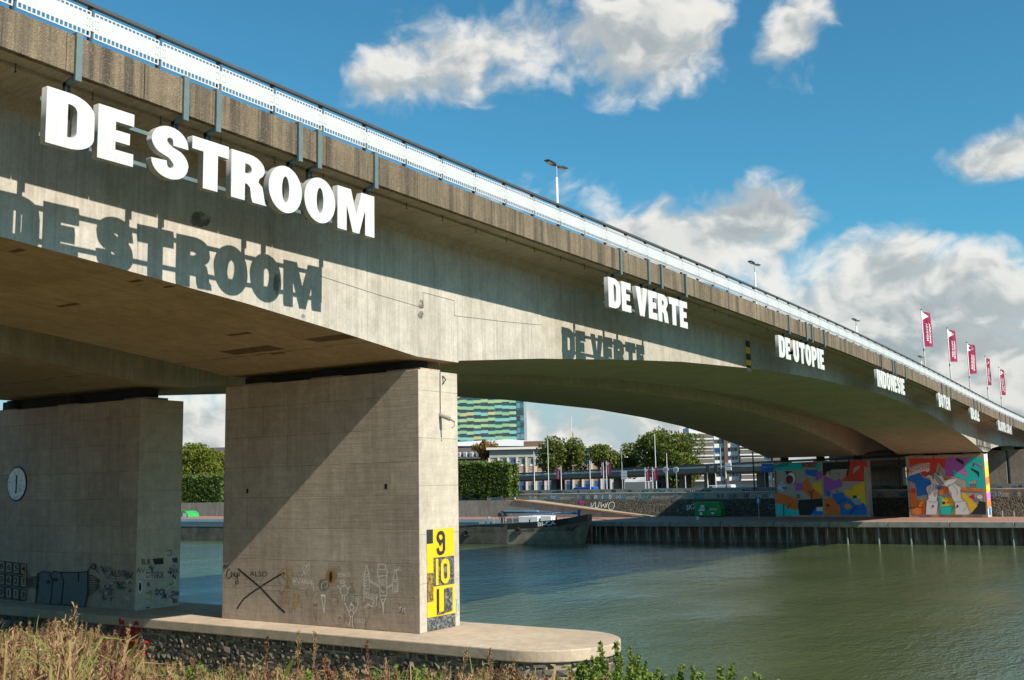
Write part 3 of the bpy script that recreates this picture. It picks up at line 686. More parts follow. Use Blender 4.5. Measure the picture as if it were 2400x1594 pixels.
# three drawn spray cans
def can(x0, x1, y0, y1, yn):
    st(Z3, [(x0, yn), (x0, y1), (x1, y1), (x1, yn)], lw, PW); st(Z3, [(x0-8, yn), (x1+8, yn)], lw, PW); st(Z3, [(x0-4, yn-28), (x1+4, yn-28)], lw, PW)
    st(Z3, [(x0, yn-28), ((x0*3+x1)/4, y0+60), ((x0+x1)/2-14, y0+40), ((x0+x1)/2-14, y0), ((x0+x1)/2+14, y0), ((x0+x1)/2+14, y0+40), ((x0+3*x1)/4, y0+60), (x1, yn-28)], lw, PW)
can(820, 900, 320, 690, 490); can(1285, 1365, 380, 740, 575)
st(Z3, [(1045, 375), (1055, 290), (1160, 290), (1175, 375), (1195, 385), (1195, 470), (1040, 490), (1038, 385), (1045, 375), (1175, 375)], lw, PW)
st(Z3, [(1060, 490), (1080, 800), (1190, 800), (1185, 480)], lw, PW); st(Z3, [(1085, 805), (1085, 860), (1175, 860), (1175, 805)], lw, PW); st(Z3, [(1100, 860), (1105, 910), (1150, 910), (1155, 865)], lw, PW); g.poly([Z3(1110, 910), Z3(1145, 910), Z3(1135, 1160)], PW)
g.ell(*Z3(1110, 580), 3.4, 7, PW, 1.2); g.ell(*Z3(1145, 585), 3.4, 7, PW, 1.2); g.ell(*Z3(1120, 680), 1.6, 1.8, PB); st(Z3, [(1090, 700), (1110, 740), (1150, 745)], lw, PW)
st(Z3, [(910, 575), (1055, 650)], lw, PW); st(Z3, [(920, 555), (1060, 630)], lw, PW); st(Z3, [(1195, 660), (1290, 605)], lw, PW); st(Z3, [(1195, 680), (1290, 630)], lw, PW)
for i, (a, b) in enumerate(((350, 330), (360, 350), (385, 375), (405, 400))): st(Z3, [(1330, 395), (1410+8*i, a-10)], 6, PW)
for yy in (540, 590, 635): st(Z3, [(815, yy), (850, yy+18), (880, yy)], lw, PW)
for yy in (640, 680, 715): st(Z3, [(1320, yy), (1350, yy+15), (1385, yy)], lw, PW)
st(Z3, [(830, 720), (825, 885)], lw, PW); st(Z3, [(865, 740), (860, 820), (1000, 880), (960, 985), (890, 930), (830, 1000)], 14, PW); g.text('ANGELO', *Z3(945, 800), 13, PW, rot=22, sx=.62); st(Z3, [(1040, 770), (1030, 960)], lw, PW)
g.ell(*Z3(1420, 1000), 3.2, 4, PW); st(Z3, [(1435, 1000), (1430, 1060), (1405, 1080)], 13, PB); g.ell(*Z3(1475, 1040), 2.8, 4.5, PW, 1.5); st(Z3, [(1470, 1040), (1480, 1080), (1460, 1100)], 10, PB); st(Z3, [(1410, 920), (1412, 980)], 7, PB)
g.done('graffiti', np_, 'white drawn spray cans')
st(Z2, [(230, 660), (225, 710)], 10, PO); st(Z2, [(255, 660), (250, 710)], 8, PO)
g.done('graffiti', np_)
# painting on the shaded pier
Z4 = lambda x, y: (x/5.491, 1290+y/5.494)
g = Paint(lambda px, py: at(px, py, PX), (-1, 0, 0))
for r_, row in enumerate(('8654', '362?', '0113')):
    for c_, ch in enumerate(row):
        x0 = -20+c_*95; y0 = 135+r_*165+c_*12
        g.stroke([Z4(x0, y0), Z4(x0+82, y0+8), Z4(x0+80, y0+140), Z4(x0-4, y0+132), Z4(x0, y0)], 2.2, PB)
        g.text(ch, *Z4(x0+40, y0+72), 19, PB, off=.01)
    g.stroke([Z4(-40, 285+r_*165), Z4(320, 320+r_*165)], 1.6, PB)
g.done('graffiti', p2_, 'black grid of digits')
bx = [(510, 300), (560, 270), (650, 285), (660, 320), (700, 270), (780, 280), (1020, 285), (1140, 268), (1138, 560), (1100, 735), (880, 700), (470, 690), (500, 480)]
g.poly([Z4(*p) for p in bx], paint('paint_slate', (.15, .165, .17))); g.stroke([Z4(*p) for p in bx]+[Z4(*bx[0])], 2.6, PB)
for p in ([(800, 290), (830, 400), (800, 690)], [(660, 320), (690, 380), (660, 700)], [(1025, 285), (1020, 400)], [(500, 300), (470, 690)]): g.stroke([Z4(*q) for q in p], 3.2, PB)
g.poly([Z4(610, 390), Z4(660, 385), Z4(660, 425), Z4(615, 430)], PB); g.poly([Z4(690, 360), Z4(750, 355), Z4(755, 395), Z4(720, 400)], PB)
g.done('graffiti', p2_, 'blue grey painted letters')
for i in range(9):
    g.stroke([Z4(1145, 330+i*32), Z4(1190, 320+i*30), Z4(1240, 350+i*22), Z4(1290, 380+i*12)], 1.5, PB)
    g.stroke([Z4(500, 330+i*20), Z4(430, 340+i*16), Z4(360, 380+i*14)], 1.3, PB)
for p in ([(1150, 260), (1200, 200), (1250, 190), (1240, 240), (1290, 290)], [(1190, 180), (1230, 170), (1260, 220), (1210, 240), (1190, 200)]): g.stroke([Z4(*q) for q in p], 2.0, PB)
g.done('graffiti', p2_, 'black wavy lines')
g.text('WIP', *Z4(1385, 250), 20, PBl, sx=.7); g.text('ALSO', *Z4(1540, 300), 22, PB, sx=.75); g.text('W', *Z4(1670, 330), 24, PV, sx=.9); g.poly([Z4(1520, 450), Z4(1620, 460), Z4(1615, 500), Z4(1525, 495)], PG); g.text('NVIT', *Z4(1390, 540), 22, PV, sx=.7)
qs = random.Random(31)
for i in range(16):
    x0, y0 = qs.uniform(1300, 1690), qs.uniform(180, 620); mt = qs.choice((PB, PV, PW, PG, PB, PBl)); pts = [(x0, y0)]
    for j in range(qs.randint(4, 8)): pts.append((pts[-1][0]+qs.uniform(-12, 28), y0+qs.uniform(-38, 38)))
    g.stroke([Z4(*p) for p in pts], qs.uniform(1.2, 2.2), mt)
g.done('graffiti', p2_, 'row of tags')
g.poly([Z4(330, 300), Z4(355, 250), Z4(378, 320), Z4(350, 380), Z4(325, 360)], PO)
g.done('graffiti', p2_)
g = Paint(lambda px, py: atY(px, py, 36.95), (0, -1, 0))
g.text('BLIK', *Z4(1880, 150), 19, PB, sx=.62, off=.015); g.poly([Z4(1960, 110), Z4(2100, 95), Z4(2105, 175), Z4(1990, 185)], PB); g.poly([Z4(2210, 100), Z4(2285, 95), Z4(2285, 155), Z4(2225, 160)], PV)
g.stroke([Z4(2150, 10), Z4(2205, 0), Z4(2200, 55), Z4(2155, 70)], 2, PG); g.text('AV', *Z4(1810, 260), 20, PG, sx=.8); g.text('OTSRX', *Z4(1990, 320), 22, PB, sx=.62); g.text('COTS', *Z4(1940, 345), 18, PW, sx=.6); g.text('DVA', *Z4(2235, 270), 19, PV, sx=.55, off=.015)
g.done('graffiti', p2_, 'upper tags on the narrow side')
g.ell(*Z4(1800, 470), 5, 15, PW); g.ell(*Z4(1800, 470), 3.2, 11, PB); g.text('R', *Z4(1910, 440), 14, PV, off=.02); g.stroke([Z4(1900, 520), Z4(1975, 510)], 1.8, PLY); g.stroke([Z4(1940, 520), Z4(1955, 600), Z4(1920, 640), Z4(1880, 620)], 1.8, PLY)
g.done('graffiti', p2_, 'middle tags on the narrow side')
for i in range(12):
    x0, y0 = qs.uniform(1760, 2230), qs.uniform(110, 620); mt = qs.choice((PB, PV, PB, PG, PBl)); pts = [(x0, y0)]
    for j in range(qs.randint(4, 8)): pts.append((min(2285, pts[-1][0]+qs.uniform(-12, 26)), y0+qs.uniform(-34, 34)))
    g.stroke([Z4(*p) for p in pts], qs.uniform(1.0, 1.8), mt)
g.text('DCK', *Z4(2060, 540), 20, PV, sx=.6, off=.02); g.stroke([Z4(2120, 500), Z4(2180, 470), Z4(2250, 440), Z4(2230, 380)], 2, PW); g.text('DW', *Z4(2250, 560), 17, PV, sx=.6, off=.02); g.text('BS', *Z4(2250, 650), 15, PV, sx=.7, off=.02)
g.poly([Z4(1868, 735), Z4(1910, 725), Z4(1912, 740), Z4(1870, 750)], PB); g.text('. .', *Z4(1895, 690), 12, PB)
g.done('graffiti', p2_, 'lower tags on the narrow side')
# round number plate
c0 = at(40.7, 1134, PX)
np2 = MB(); ring = [(c0.y+1.02*math.cos(R(a)), c0.z+.80*math.sin(R(a))) for a in range(0, 360, 12)]
ring = [(c0.y+.76*math.cos(R(a)), c0.z+.78*math.sin(R(a))) for a in range(0, 360, 12)]
np2.prism(ring, 'x', PX-.03, PX-.001, 1)
np2.prism([(c0.y+.70*math.cos(R(a)), c0.z+.72*math.sin(R(a))) for a in range(0, 360, 12)], 'x', PX-.045, PX-.03, 0)
np2.box(PX-.055, PX-.046, c0.y-.05, c0.y+.05, c0.z-.42, c0.z+.38, 1)
pl = worn('plate_worn', (.85, .88, .88), (.35, .36, .36), .22)
o = wbuild(np2, 'number_plate', [pl, M['sign_black']], p2_); o['label'] = 'worn white round plate with the digit 1'

# ---------------------------------------------------------------- pier island with stone facing
isl = thing('pier_island', 'long rounded concrete topped footing of dark rubble stone under the near piers', 'bridge footing', (26.55, 15.5, 0))
def outline(inset, n=36):
    x0, x1 = 26.55+inset, 31.1-inset; r = (x1-x0)/2; cx = (x0+x1)/2; cy = 15.75+inset+r
    return [(cx+r*math.cos(R(a)), cy+r*math.sin(R(a))) for a in [180+180*i/n for i in range(n+1)]]+[(x1, 75), (x0, 75)]
wbuild(MB().prism(outline(0), 'z', 1.95, 2.3), 'coping', M['concrete_coping'], isl, bevel=.035)
mort = simple('mortar', (.34, .275, .20), .95, 0, .3, 6)
wbuild(MB().prism(outline(.115), 'z', -2.5, 1.95), 'core', mort, isl)
stm = [simple('basalt_a', (.085, .072, .06), .8, 0, .4, 9), simple('basalt_b', (.135, .11, .087), .85, 0, .4, 9), simple('basalt_c', (.22, .17, .125), .9, 0, .35, 9)]
def stone_mesh():
    j = lambda a: random.uniform(-a, a)
    m = MB()
    a = [(-.5+j(.10), 0, -.5+j(.12)), (.5+j(.10), 0, -.5+j(.12)), (.5+j(.10), 0, .5+j(.12)), (-.5+j(.10), 0, .5+j(.12))]
    b = [(p[0]*.80+j(.08), -.6+j(.25), p[2]*.78+j(.08)) for p in a]
    c = (j(.2), -1+j(.2), j(.2))
    m.add([(p[0], .6, p[2]) for p in a]+a+b+[c], [(0, 1, 5, 4), (1, 2, 6, 5), (2, 3, 7, 6), (3, 0, 4, 7), (4, 5, 9, 8), (5, 6, 10, 9), (6, 7, 11, 10), (7, 4, 8, 11), (8, 9, 12), (9, 10, 12), (10, 11, 12), (11, 8, 12)])
    return m
SM = [[stone_mesh().mesh('stone', mt) for _ in range(6)] for mt in stm]
SRed = [stone_mesh().mesh('stone', PR) for _ in range(4)]
def walk(s):
    """point and heading along the facing, from the left (large Y) to the nose and round it"""
    x0 = 26.55+.20; r = (31.1-26.55)/2-.20; cx = (26.55+31.1)/2; cy = 15.75+.20+r
    L0 = 56-cy
    if s < L0: return (x0, 56-s), Vector((-1, 0))
    a = (s-L0)/r
    return (cx-r*math.cos(a), cy-r*math.sin(a)), Vector((-math.cos(a), -math.sin(a)))
cand = []
for row in range(9):
    z = 1.84-.215*row; s = random.uniform(0, .2)
    while s < 47:
        w = random.choice((random.uniform(.16, .28), random.uniform(.26, .48))); h = random.uniform(.175, .27)
        (x, y), nrm = walk(s+w/2)
        cand.append((row, s, w+.005, h+.01, x, y, z+random.uniform(-.03, .03), nrm)); s += w
vis = sorted([c for c in cand if c[0] <= 5], key=lambda c: (c[0] > 4, abs(c[5]-26)+c[0]*.8))[:296]
vset = set(id(c) for c in vis); rest = MB()
for c in cand:
    row, s, w, h, x, y, z, nrm = c
    red = (34.95 < y < 36.05 and z > .6+.5*(y-34.95)) or (34.35 < y < 34.62 and .8 < z < 1.5)
    ang = math.atan2(nrm.x, -nrm.y)
    d = random.uniform(.13, .20)
    ms = SRed if red else SM[random.choices((0, 1, 2), (5, 4, 2))[0]]
    me = random.choice(ms)
    rot = (random.uniform(-.08, .08), random.uniform(-.12, .12), math.atan2(-nrm.x, nrm.y)+math.pi)
    if id(c) in vset:
        link('stone', me, isl, (x-26.55, y-15.5, z), rot, scale=(w, d, h))
    else:
        T = Matrix.Translation((x-26.55, y-15.5, z)) @ Matrix.Rotation(rot[2], 4, 'Z') @ Matrix.Diagonal((w, d, h, 1))
        rest.add([T @ v.co for v in me.vertices], [tuple(p.vertices) for p in me.polygons], 3 if red else random.choice((0, 0, 1, 1, 2)))
o = rest.build('facing_stones', stm+[PR], isl); tag(o, kind='stuff')
rp = Paint(lambda px, py: at(px, py, 26.55), (-1, 0, 0), .001, .004)
rp.poly([(278, 1450), (283, 1449), (285, 1455), (290, 1452), (292, 1462), (288, 1466), (284, 1463), (280, 1466)], PR); rp.poly([(314, 1457), (320, 1455), (326, 1459), (325, 1467), (319, 1465), (313, 1468)], PR)
rp.done('graffiti', isl)
# ---------------------------------------------------------------- far quay
def qx(Y): return 118.0-.077*Y
QA = math.atan2(1, -.077)            # heading of the quay line (towards larger Y)
def brick_pave():
    k = NT('promenade_brick'); n = k.noise(.6, 6, .7); f = k.noise(9, 5, .7)
    c = k.mix(k.mr(n, .3, .7), (.27, .135, .095), (.34, .185, .135)); c = k.mix(k.mr(f, .45, .7, 0, .5), c, (.17, .10, .08))
    MATS['promenade_brick'] = k.set(c, .9); return MATS['promenade_brick']
def poly_ground(name, pts, z, mat):
    o = MB().add([(p[0], p[1], z) for p in pts], [tuple(range(len(pts)))]).build(name, mat); return tag(o, kind='structure')
poly_ground('promenade', [(qx(-120)+.3, -120), (140, -120), (140, 260), (qx(260)+.3, 260)], 2.3, brick_pave())
simple('asphalt', (.055, .055, .055), .9, 0, .25, .8)
poly_ground('road', [(132.9, -500), (1400, -900), (1400, 900), (132.9, 500)], 4.30, M['asphalt'])
quay = thing('quay_wall', 'rusty steel sheet pile quay wall with a grey coping along the far bank', 'quay wall', (qx(0), 0, 0), 0)
def rust_mat():
    k = NT('rusty_steel'); n = k.noise(1.4, 7, .7); d = k.noise(1., 6, .7, k.mapv((3, 3, .4)))
    c = k.mix(k.mr(n, .35, .65), (.17, .12, .088), (.25, .18, .132)); c = k.mix(k.mr(d, .5, .72, 0, .8), c, (.055, .052, .043))
    MATS['rusty_steel'] = k.set(c, .85, 0, .25); return MATS['rusty_steel']
rust_mat(); simple('coping_steel', (.24, .235, .21), .75, 0, .25, 1.5)
PWD = 1.30
prof = [(0, 0), (.28, 0), (.42, .34), (.88, .34), (1.02, 0), (1.30, 0)]
sp = MB()
sp.add([(u, -d, z) for z in (-1.0, 1.74) for (u, d) in prof], [(i, i+1, i+7, i+6) for i in range(5)])
sp.box(.52, .78, -.36, -.341, 1.35, 1.62)
sp_me = sp.mesh('sheet_pile', M['rusty_steel'])
rq = QA
i = 0
for n in range(-6, 54):
    Y = n*PWD
    link('sheet_pile', sp_me, quay, (qx(Y)-qx(0)+.42, Y, 0), (0, 0, rq))
cop = MB().box(0, 5.96, -.30, .55, 1.74, 2.34).mesh('coping', M['coping_steel'])
for n in range(-3, 40):
    Y = n*6.0
    link('coping', cop, quay, (qx(Y)-qx(0)+.20, Y, 0), (0, 0, rq), bevel=.04)
fp = MB().tube([(0, 0, -1.2), (0, 0, 1.72)], .10, 8).mesh('fender_pile', simple('fender_steel', (.24, .23, .21), .55, .1, .25, 2))
for n in range(-2, 20):
    Y = 15+n*3.2
    link('fender_pile', fp, quay, (qx(Y)-qx(0)+.02, Y, 0))
g = Paint(lambda px, py: at(px, py, 113.9), (-1, 0, 0), .002, .02); g.text('6', 1712.5, 1241, 15, PO, off=.03); g.done('graffiti', quay)
# left part of the quay behind the barge: plain wall
MB().loft([[(qx(Y)-qx(0)+.35, Y, -1), (qx(Y)-qx(0)+.6, Y, -1), (qx(Y)-qx(0)+.6, Y, 1.74), (qx(Y)-qx(0)+.35, Y, 1.74)] for Y in (70, 240)]).build('wall_face', M['rusty_steel'], quay)

# ---------------------------------------------------------------- embankment wall, ramp and parapets
def basalt_wall():
    k = NT('basalt_wall'); v = k.vor(3.2, feat='F1', out='Color'); sc = k.n('ShaderNodeSeparateColor'); k.l(v, sc.inputs[0])
    e = k.vor(3.2, feat='DISTANCE_TO_EDGE'); n = k.noise(.7, 5, .6)
    c = k.mix(sc.outputs[0], (.035, .032, .026), (.10, .085, .06)); c = k.mix(k.mr(e, 0, .07, 1, 0), c, (.15, .13, .10)); c = k.mix(k.mr(n, .5, .75, 0, .7), c, (.035, .045, .02))
    m = k.set(c, .95); k.bump(k.mr(e, 0, .25), .9, .10); MATS['basalt_wall'] = m; return m
basalt_wall()
emb = thing('embankment_wall', 'dark rough stone embankment wall behind the far promenade', 'retaining wall', (131, 0, 2.3))
wbuild(MB().prism([(131.0, 2.2), (132.8, 2.2), (132.8, 4.48), (131.9, 4.48)], 'y', -130, 96), 'stone_face', M['basalt_wall'], emb)
a_ = at(1560, 1211, 130.9)
g = Paint(lambda px, py: at(px, py, 131.0+max(0, (1211-py))*.0), (-1, 0, 0), .003, .02)
g.fn = lambda px, py: (lambda p: Vector((131.0+(p.z-2.2)*.395, p.y, p.z)))(at(px, py, 131.4))
Z7 = lambda x, y: (1200+x/7.87, 1080+y/7.87)
for pts in ([(1440, 780), (1450, 850), (1480, 840), (1500, 770)], [(1520, 760), (1535, 865), (1580, 860), (1590, 760)], [(1620, 770), (1640, 860), (1670, 800), (1700, 860)], [(1700, 790), (1740, 850)], [(1710, 870), (1750, 770)]):
    g.stroke([Z7(*p) for p in pts], 1.2, PW)
g.ell(*Z7(1825, 830), 7, 9, PW, 1.2); g.poly([Z7(1210, 750), Z7(1260, 735), Z7(1330, 760), Z7(1300, 790), Z7(1225, 790)], paint('paint_magenta', (.35, .01, .16)))
Z6 = lambda x, y: (1440+x/5.9025, 990+y/5.904)
g.text('SKZE', *Z6(1080, 1170), 17, PW, rot=-12, sx=.8); g.text('CZ', *Z6(2180, 1170), 16, PBl); g.ell(*Z6(880, 1220), 1.5, 4, PBl)
g.done('graffiti', emb)
random.seed(21)
def tagwall(name, label, X, Y0, Y1, z0, z1, pal, capz=None, seed=1, grass=False):
    t = thing(name, label, 'low wall', (X, Y0, z0))
    wbuild(MB().box(X, X+.3, Y0, Y1, z0, z1), 'wall', M['concrete_quay'], t)
    if capz: wbuild(MB().box(X-.06, X+.36, Y0, Y1, z1+.003, capz), 'cap', simple('cap_stone', (.50, .46, .40), .8, 0, .15, 2), t)
    rnd = random.Random(seed)
    P = Paint(lambda y, z: Vector((X, y, z)), (-1, 0, 0), .00025, .006)
    y = Y0+.3
    while y < Y1-.6:
        if rnd.random() < .22: y += rnd.uniform(.4, 1.6); continue
        w = rnd.uniform(.35, .85); c = rnd.choice(pal); h = z1-z0
        b = z0+.06; tp = z0+h*rnd.uniform(.75, .97)
        P.poly([(y-.05, b), (y+w+.05, b+rnd.uniform(0, .06)), (y+w+rnd.uniform(-.1, .12), tp), (y+rnd.uniform(-.1, .12), tp-.03)], c)
        kind = rnd.randrange(4); k2 = rnd.choice((PB, PB, PW, PV)); lw = .055
        if kind == 0: P.stroke([(y+.06, b+.05), (y+w*.5, tp-.08), (y+w-.06, b+.05), (y+w*.25, b+h*.4)], lw, k2)
        elif kind == 1: P.ell(y+w*.5, (b+tp)/2, w*.33, (tp-b)*.36, k2, lw, 10)
        elif kind == 2: P.stroke([(y+w-.08, tp-.08), (y+.1, tp-.1), (y+.1, b+.08), (y+w-.1, b+.06), (y+w-.1, (b+tp)/2), (y+w*.45, (b+tp)/2)], lw, k2)
        else: P.stroke([(y+.08, tp-.06), (y+w*.3, b+.06), (y+w*.5, tp-.12), (y+w*.7, b+.08), (y+w-.06, tp-.05)], lw, k2)
        y += w+rnd.uniform(-.02, .25)
    P.done('graffiti', t); return t
PAL1 = [paint('paint_silver', (.30, .32, .33)), paint('paint_pale', (.36, .38, .40)), paint('paint_skyblue', (.12, .30, .38)), PBl, PT, paint('paint_silver', (.3, .32, .33)), paint('paint_pale', (.36, .38, .40)), paint('paint_steel', (.22, .25, .28))]
PAL2 = [paint('paint_deepteal', (.02, .09, .12)), paint('paint_cobalt', (.03, .12, .28)), PBl, PT, paint('paint_deepteal', (.02, .09, .12))]
tagwall('graffiti_wall', 'low concrete wall of pale silver and blue graffiti on top of the stone embankment', 132.2, -60, 92, 4.484, 5.34, PAL1, 5.46, 3)
tagwall('road_parapet', 'dark teal graffitied road parapet behind the pale graffiti wall', 136.0, -60, 92, 4.304, 5.92, PAL2, None, 5)
# ramp with its concrete retaining wall
rl_ = at(1205, 1173, 126.3); rr_ = (atZ(1548, 1210, 2.3).y)
ramp = thing('ramp_wall', 'plain grey concrete retaining wall of the ramp rising left along the promenade', 'retaining wall', (126.3, rr_, 2.3))
wbuild(MB().prism([(rr_, 2.28), (rl_.y, rl_.z), (240, rl_.z), (240, 2.28)], 'x', 126.3, 126.7), 'wall', M['concrete_quay'], ramp)
wbuild(MB().loft([[(126.18, y, z+.01), (126.8, y, z+.01), (126.8, y, z+.17), (126.18, y, z+.17)] for (y, z) in ((rr_-.3, 2.31), (rl_.y, rl_.z))]), 'edge_strip', simple('strip_orange', (.44, .24, .12), .8, 0, .15, 1), ramp)
wbuild(MB().prism([(rr_, 2.2), (rl_.y, rl_.z-.05), (240, rl_.z-.05), (240, 2.2)], 'x', 126.71, 131.9), 'ramp_fill', M['concrete_quay'], ramp)
tagwall('terrace_wall', 'colourful graffitied low wall under the clipped trees', 131.0, 92.4, 200, rl_.z-.02, rl_.z+.78, [paint('paint_hot', (.45, .13, .02)), paint('paint_lime', (.45, .47, .12)), PG, paint('paint_cobalt', (.03, .12, .28)), PV, PBl], None, 9)

# ---------------------------------------------------------------- far piers with murals
mp1 = pier('muralled far pier with two painted white hands folding a paper bird', 128.5, 130.7, 22.4, 30.85, 2.3, 9.32, 9.555)
mp2 = pier('muralled far pier with colour patches and a painted open mouth', 128.5, 130.7, 35.5, 46.75, 2.3, 8.93, 9.555)
def bright(name, col): 
    k = NT(name); n = k.noise(3, 6, .7); c = k.mix(k.mr(n, .3, .75, 0, .35), tuple(min(.85, x*1.2) for x in col), tuple(x*.85 for x in col)); MATS[name] = k.set(c, .7); return MATS[name]
mr_, mpu, mte, mbl, mor, mye, mwh, mgr, mbk, mma, mlg = (bright('mural_'+n, c) for n, c in (('red', (.55, .05, .04)), ('purple', (.34, .10, .42)), ('teal', (.02, .48, .42)), ('blue', (.015, .16, .50)), ('orange', (.66, .17, .03)), ('yellow', (.72, .46, .03)), ('white', (.62, .62, .60)), ('grey', (.34, .34, .34)), ('black', (.025, .03, .03)), ('maroon', (.22, .02, .05)), ('stone', (.36, .34, .29))))
ZA = lambda x, y: (2080+x/7.378, 1040+y/7.38)
g = Paint(lambda px, py: at(px, py, 128.5), (-1, 0, 0), .002, .006)
def mp(Z, mat, *pts): g.poly([Z(*p) for p in pts], mat)
mp(ZA, mlg, (360, 240), (1650, 235), (1715, 1230), (420, 1230))
mp(ZA, mr_, (370, 250), (1005, 250), (1005, 400), (985, 450), (930, 400), (880, 330), (830, 500), (700, 580), (600, 550), (580, 490), (740, 420), (740, 330), (600, 330), (380, 400))
mp(ZA, mpu, (1010, 240), (1440, 240), (1320, 400), (1370, 560), (1130, 570), (990, 545)); mp(ZA, bright('mural_pink', (.50, .14, .42)), (1200, 500), (1320, 430), (1370, 560))
mp(ZA, mte, (1440, 240), (1640, 240), (1655, 480), (1690, 690), (1670, 780), (1550, 780), (1540, 620), (1420, 650), (1415, 760), (1372, 760), (1370, 640), (1160, 560), (1130, 450), (1240, 510), (1370, 580), (1390, 500), (1320, 430))
mp(ZA, mbk, (1205, 240), (1320, 310), (1320, 375), (1180, 285)); mp(ZA, mbk, (1450, 418), (1590, 490), (1585, 590), (1540, 512), (1440, 445)); mp(ZA, mpu, (1500, 310), (1650, 410), (1650, 440), (1490, 340)); mp(ZA, PG, (1475, 340), (1505, 330), (1500, 400), (1475, 390))
mp(ZA, mbl, (340, 600), (400, 560), (560, 500), (620, 590), (740, 630), (760, 700), (700, 740), (690, 880), (510, 915), (500, 770), (470, 680), (350, 640)); mp(ZA, mbl, (860, 740), (945, 740), (940, 790), (880, 800))
mp(ZA, mor, (400, 770), (490, 770), (500, 940), (560, 985), (665, 1000), (650, 1222), (440, 1225), (420, 1080), (400, 940)); mp(ZA, mr_, (412, 780), (490, 780), (490, 850), (410, 850)); mp(ZA, mpu, (365, 800), (398, 800), (398, 850), (370, 850))
mp(ZA, mor, (900, 820), (960, 740), (1060, 770), (1065, 850), (900, 890)); mp(ZA, mor, (1280, 760), (1690, 790), (1715, 1000), (1690, 990), (1680, 830), (1280, 812)); mp(ZA, mor, (1000, 580), (1050, 550), (1120, 590), (1010, 630))
mp(ZA, mye, (940, 930), (1120, 930), (1150, 1070), (940, 1078)); mp(ZA, mte, (890, 900), (938, 900), (940, 1082), (1165, 1082), (1110, 1225), (940, 1225), (910, 1080)); mp(ZA, mr_, (1030, 995), (1068, 1000), (1065, 1032), (1030, 1030)); mp(ZA, mbk, (945, 1000), (1000, 1005), (1000, 1045), (950, 1045))
mp(ZA, mye, (1270, 840), (1330, 850), (1560, 1070), (1430, 1215), (1380, 1040), (1300, 950)); mp(ZA, mye, (1165, 1090), (1180, 1225), (1110, 1225)); mp(ZA, bright('mural_crimson', (.45, .015, .08)), (1410, 920), (1500, 860), (1500, 970))
mp(ZA, mbk, (1580, 990), (1700, 1010), (1710, 1225), (1440, 1220), (1560, 1080)); g.ell(*ZA(1600, 920), 56/7.4, 40/7.4, mwh); g.ell(*ZA(1600, 920), 56/7.4, 40/7.4, mbk, .6)
for c in range(4):
    for r_ in range(3): mp(ZA, mbk, (1425+c*29, 695+r_*24), (1445+c*29, 695+r_*24), (1445+c*29, 710+r_*24), (1425+c*29, 710+r_*24))
mp(ZA, mwh, (380, 430), (720, 330), (735, 470), (690, 495), (650, 470), (370, 560)); g.text('WIJDWICKED', *ZA(525, 438), 13, mr_, rot=-15, sx=.72, off=.02)
mp(ZA, mwh, (650, 580), (720, 535), (770, 550), (800, 620), (810, 490), (890, 550), (900, 400), (990, 630), (1230, 590), (1130, 690), (1040, 750), (900, 720), (770, 700), (750, 640), (720, 580)); mp(ZA, mgr, (805, 500), (1030, 740), (900, 715), (820, 600)); mp(ZA, mgr, (900, 410), (945, 560), (890, 560))
mp(ZA, mwh, (665, 1225), (680, 980), (712, 960), (705, 880), (668, 790), (680, 740), (760, 700), (790, 690), (822, 700), (830, 770), (882, 820), (870, 920), (860, 980), (885, 1000), (860, 1225))
mp(ZA, mwh, (1180, 1225), (1170, 1020), (1150, 1000), (1110, 900), (1060, 830), (1052, 740), (1080, 700), (1130, 690), (1190, 700), (1275, 750), (1270, 830), (1290, 950), (1350, 990), (1425, 1170), (1410, 1225))
for pts in ([(665, 1225), (680, 980), (712, 960), (705, 880), (668, 790), (680, 740), (760, 700)], [(882, 820), (870, 920), (860, 980), (885, 1000), (860, 1225)], [(720, 1000), (860, 1010)], [(745, 740), (720, 830), (760, 890)], [(800, 700), (790, 800)], [(1110, 900), (1060, 830), (1052, 740), (1080, 700)], [(1190, 700), (1275, 750), (1270, 830), (1290, 950), (1350, 990), (1425, 1170)], [(1130, 700), (1210, 800), (1220, 880)], [(1160, 1010), (1330, 990)], [(650, 580), (720, 535), (770, 550), (800, 620), (810, 490), (890, 550), (900, 400), (990, 630), (1230, 590)], [(820, 520), (980, 700)], [(1130, 690), (1040, 750), (900, 720)]): g.stroke([ZA(*p) for p in pts], .8, mbk)
g.ell(*ZA(792, 1080), 1.8, 3.2, mbk); g.ell(*ZA(1215, 1080), 2.2, 3.6, mbk); g.ell(*ZA(1350, 1120), 1.6, 2.4, mgr); mp(ZA, mgr, (830, 780), (880, 830), (870, 900), (830, 870)); mp(ZA, mgr, (1060, 780), (1120, 860), (1110, 900), (1070, 850))
g.stroke([ZA(370, 1110), ZA(450, 1115), ZA(520, 1090), ZA(545, 1040)], 2.2, mbk); g.stroke([ZA(520, 1090), ZA(570, 1110), ZA(610, 1100)], 1.8, mbk)
g.ell(*ZA(800, 230), 2.4, 4, bright('mural_rose', (.45, .06, .07)))
o = g.done('mural', mp1); o['label'] = 'mural of two white hands folding a paper bird'
g = Paint(lambda x, z: Vector((x, 22.4, z)), (0, -1, 0), .002, .004)
for i, c in enumerate((mwh, mor, bright('mural_pink', (.5, .14, .42)), mye, mor, mye, bright('mural_lime', (.45, .6, .12)), mwh)):
    z = 2.4+i*.85; g.poly([(128.55, z), (130.6, z+.25), (130.6, z+1.05), (128.55, z+.85)], c)
g.poly([(128.9, 2.5), (130.3, 2.6), (130.2, 3.4), (129.0, 3.3)], mbl); g.done('mural', mp1)
ZB = lambda x, y: (1780+x/7.87, 1060+y/7.87)
g = Paint(lambda px, py: at(px, py, 128.5), (-1, 0, 0), .002, .006)
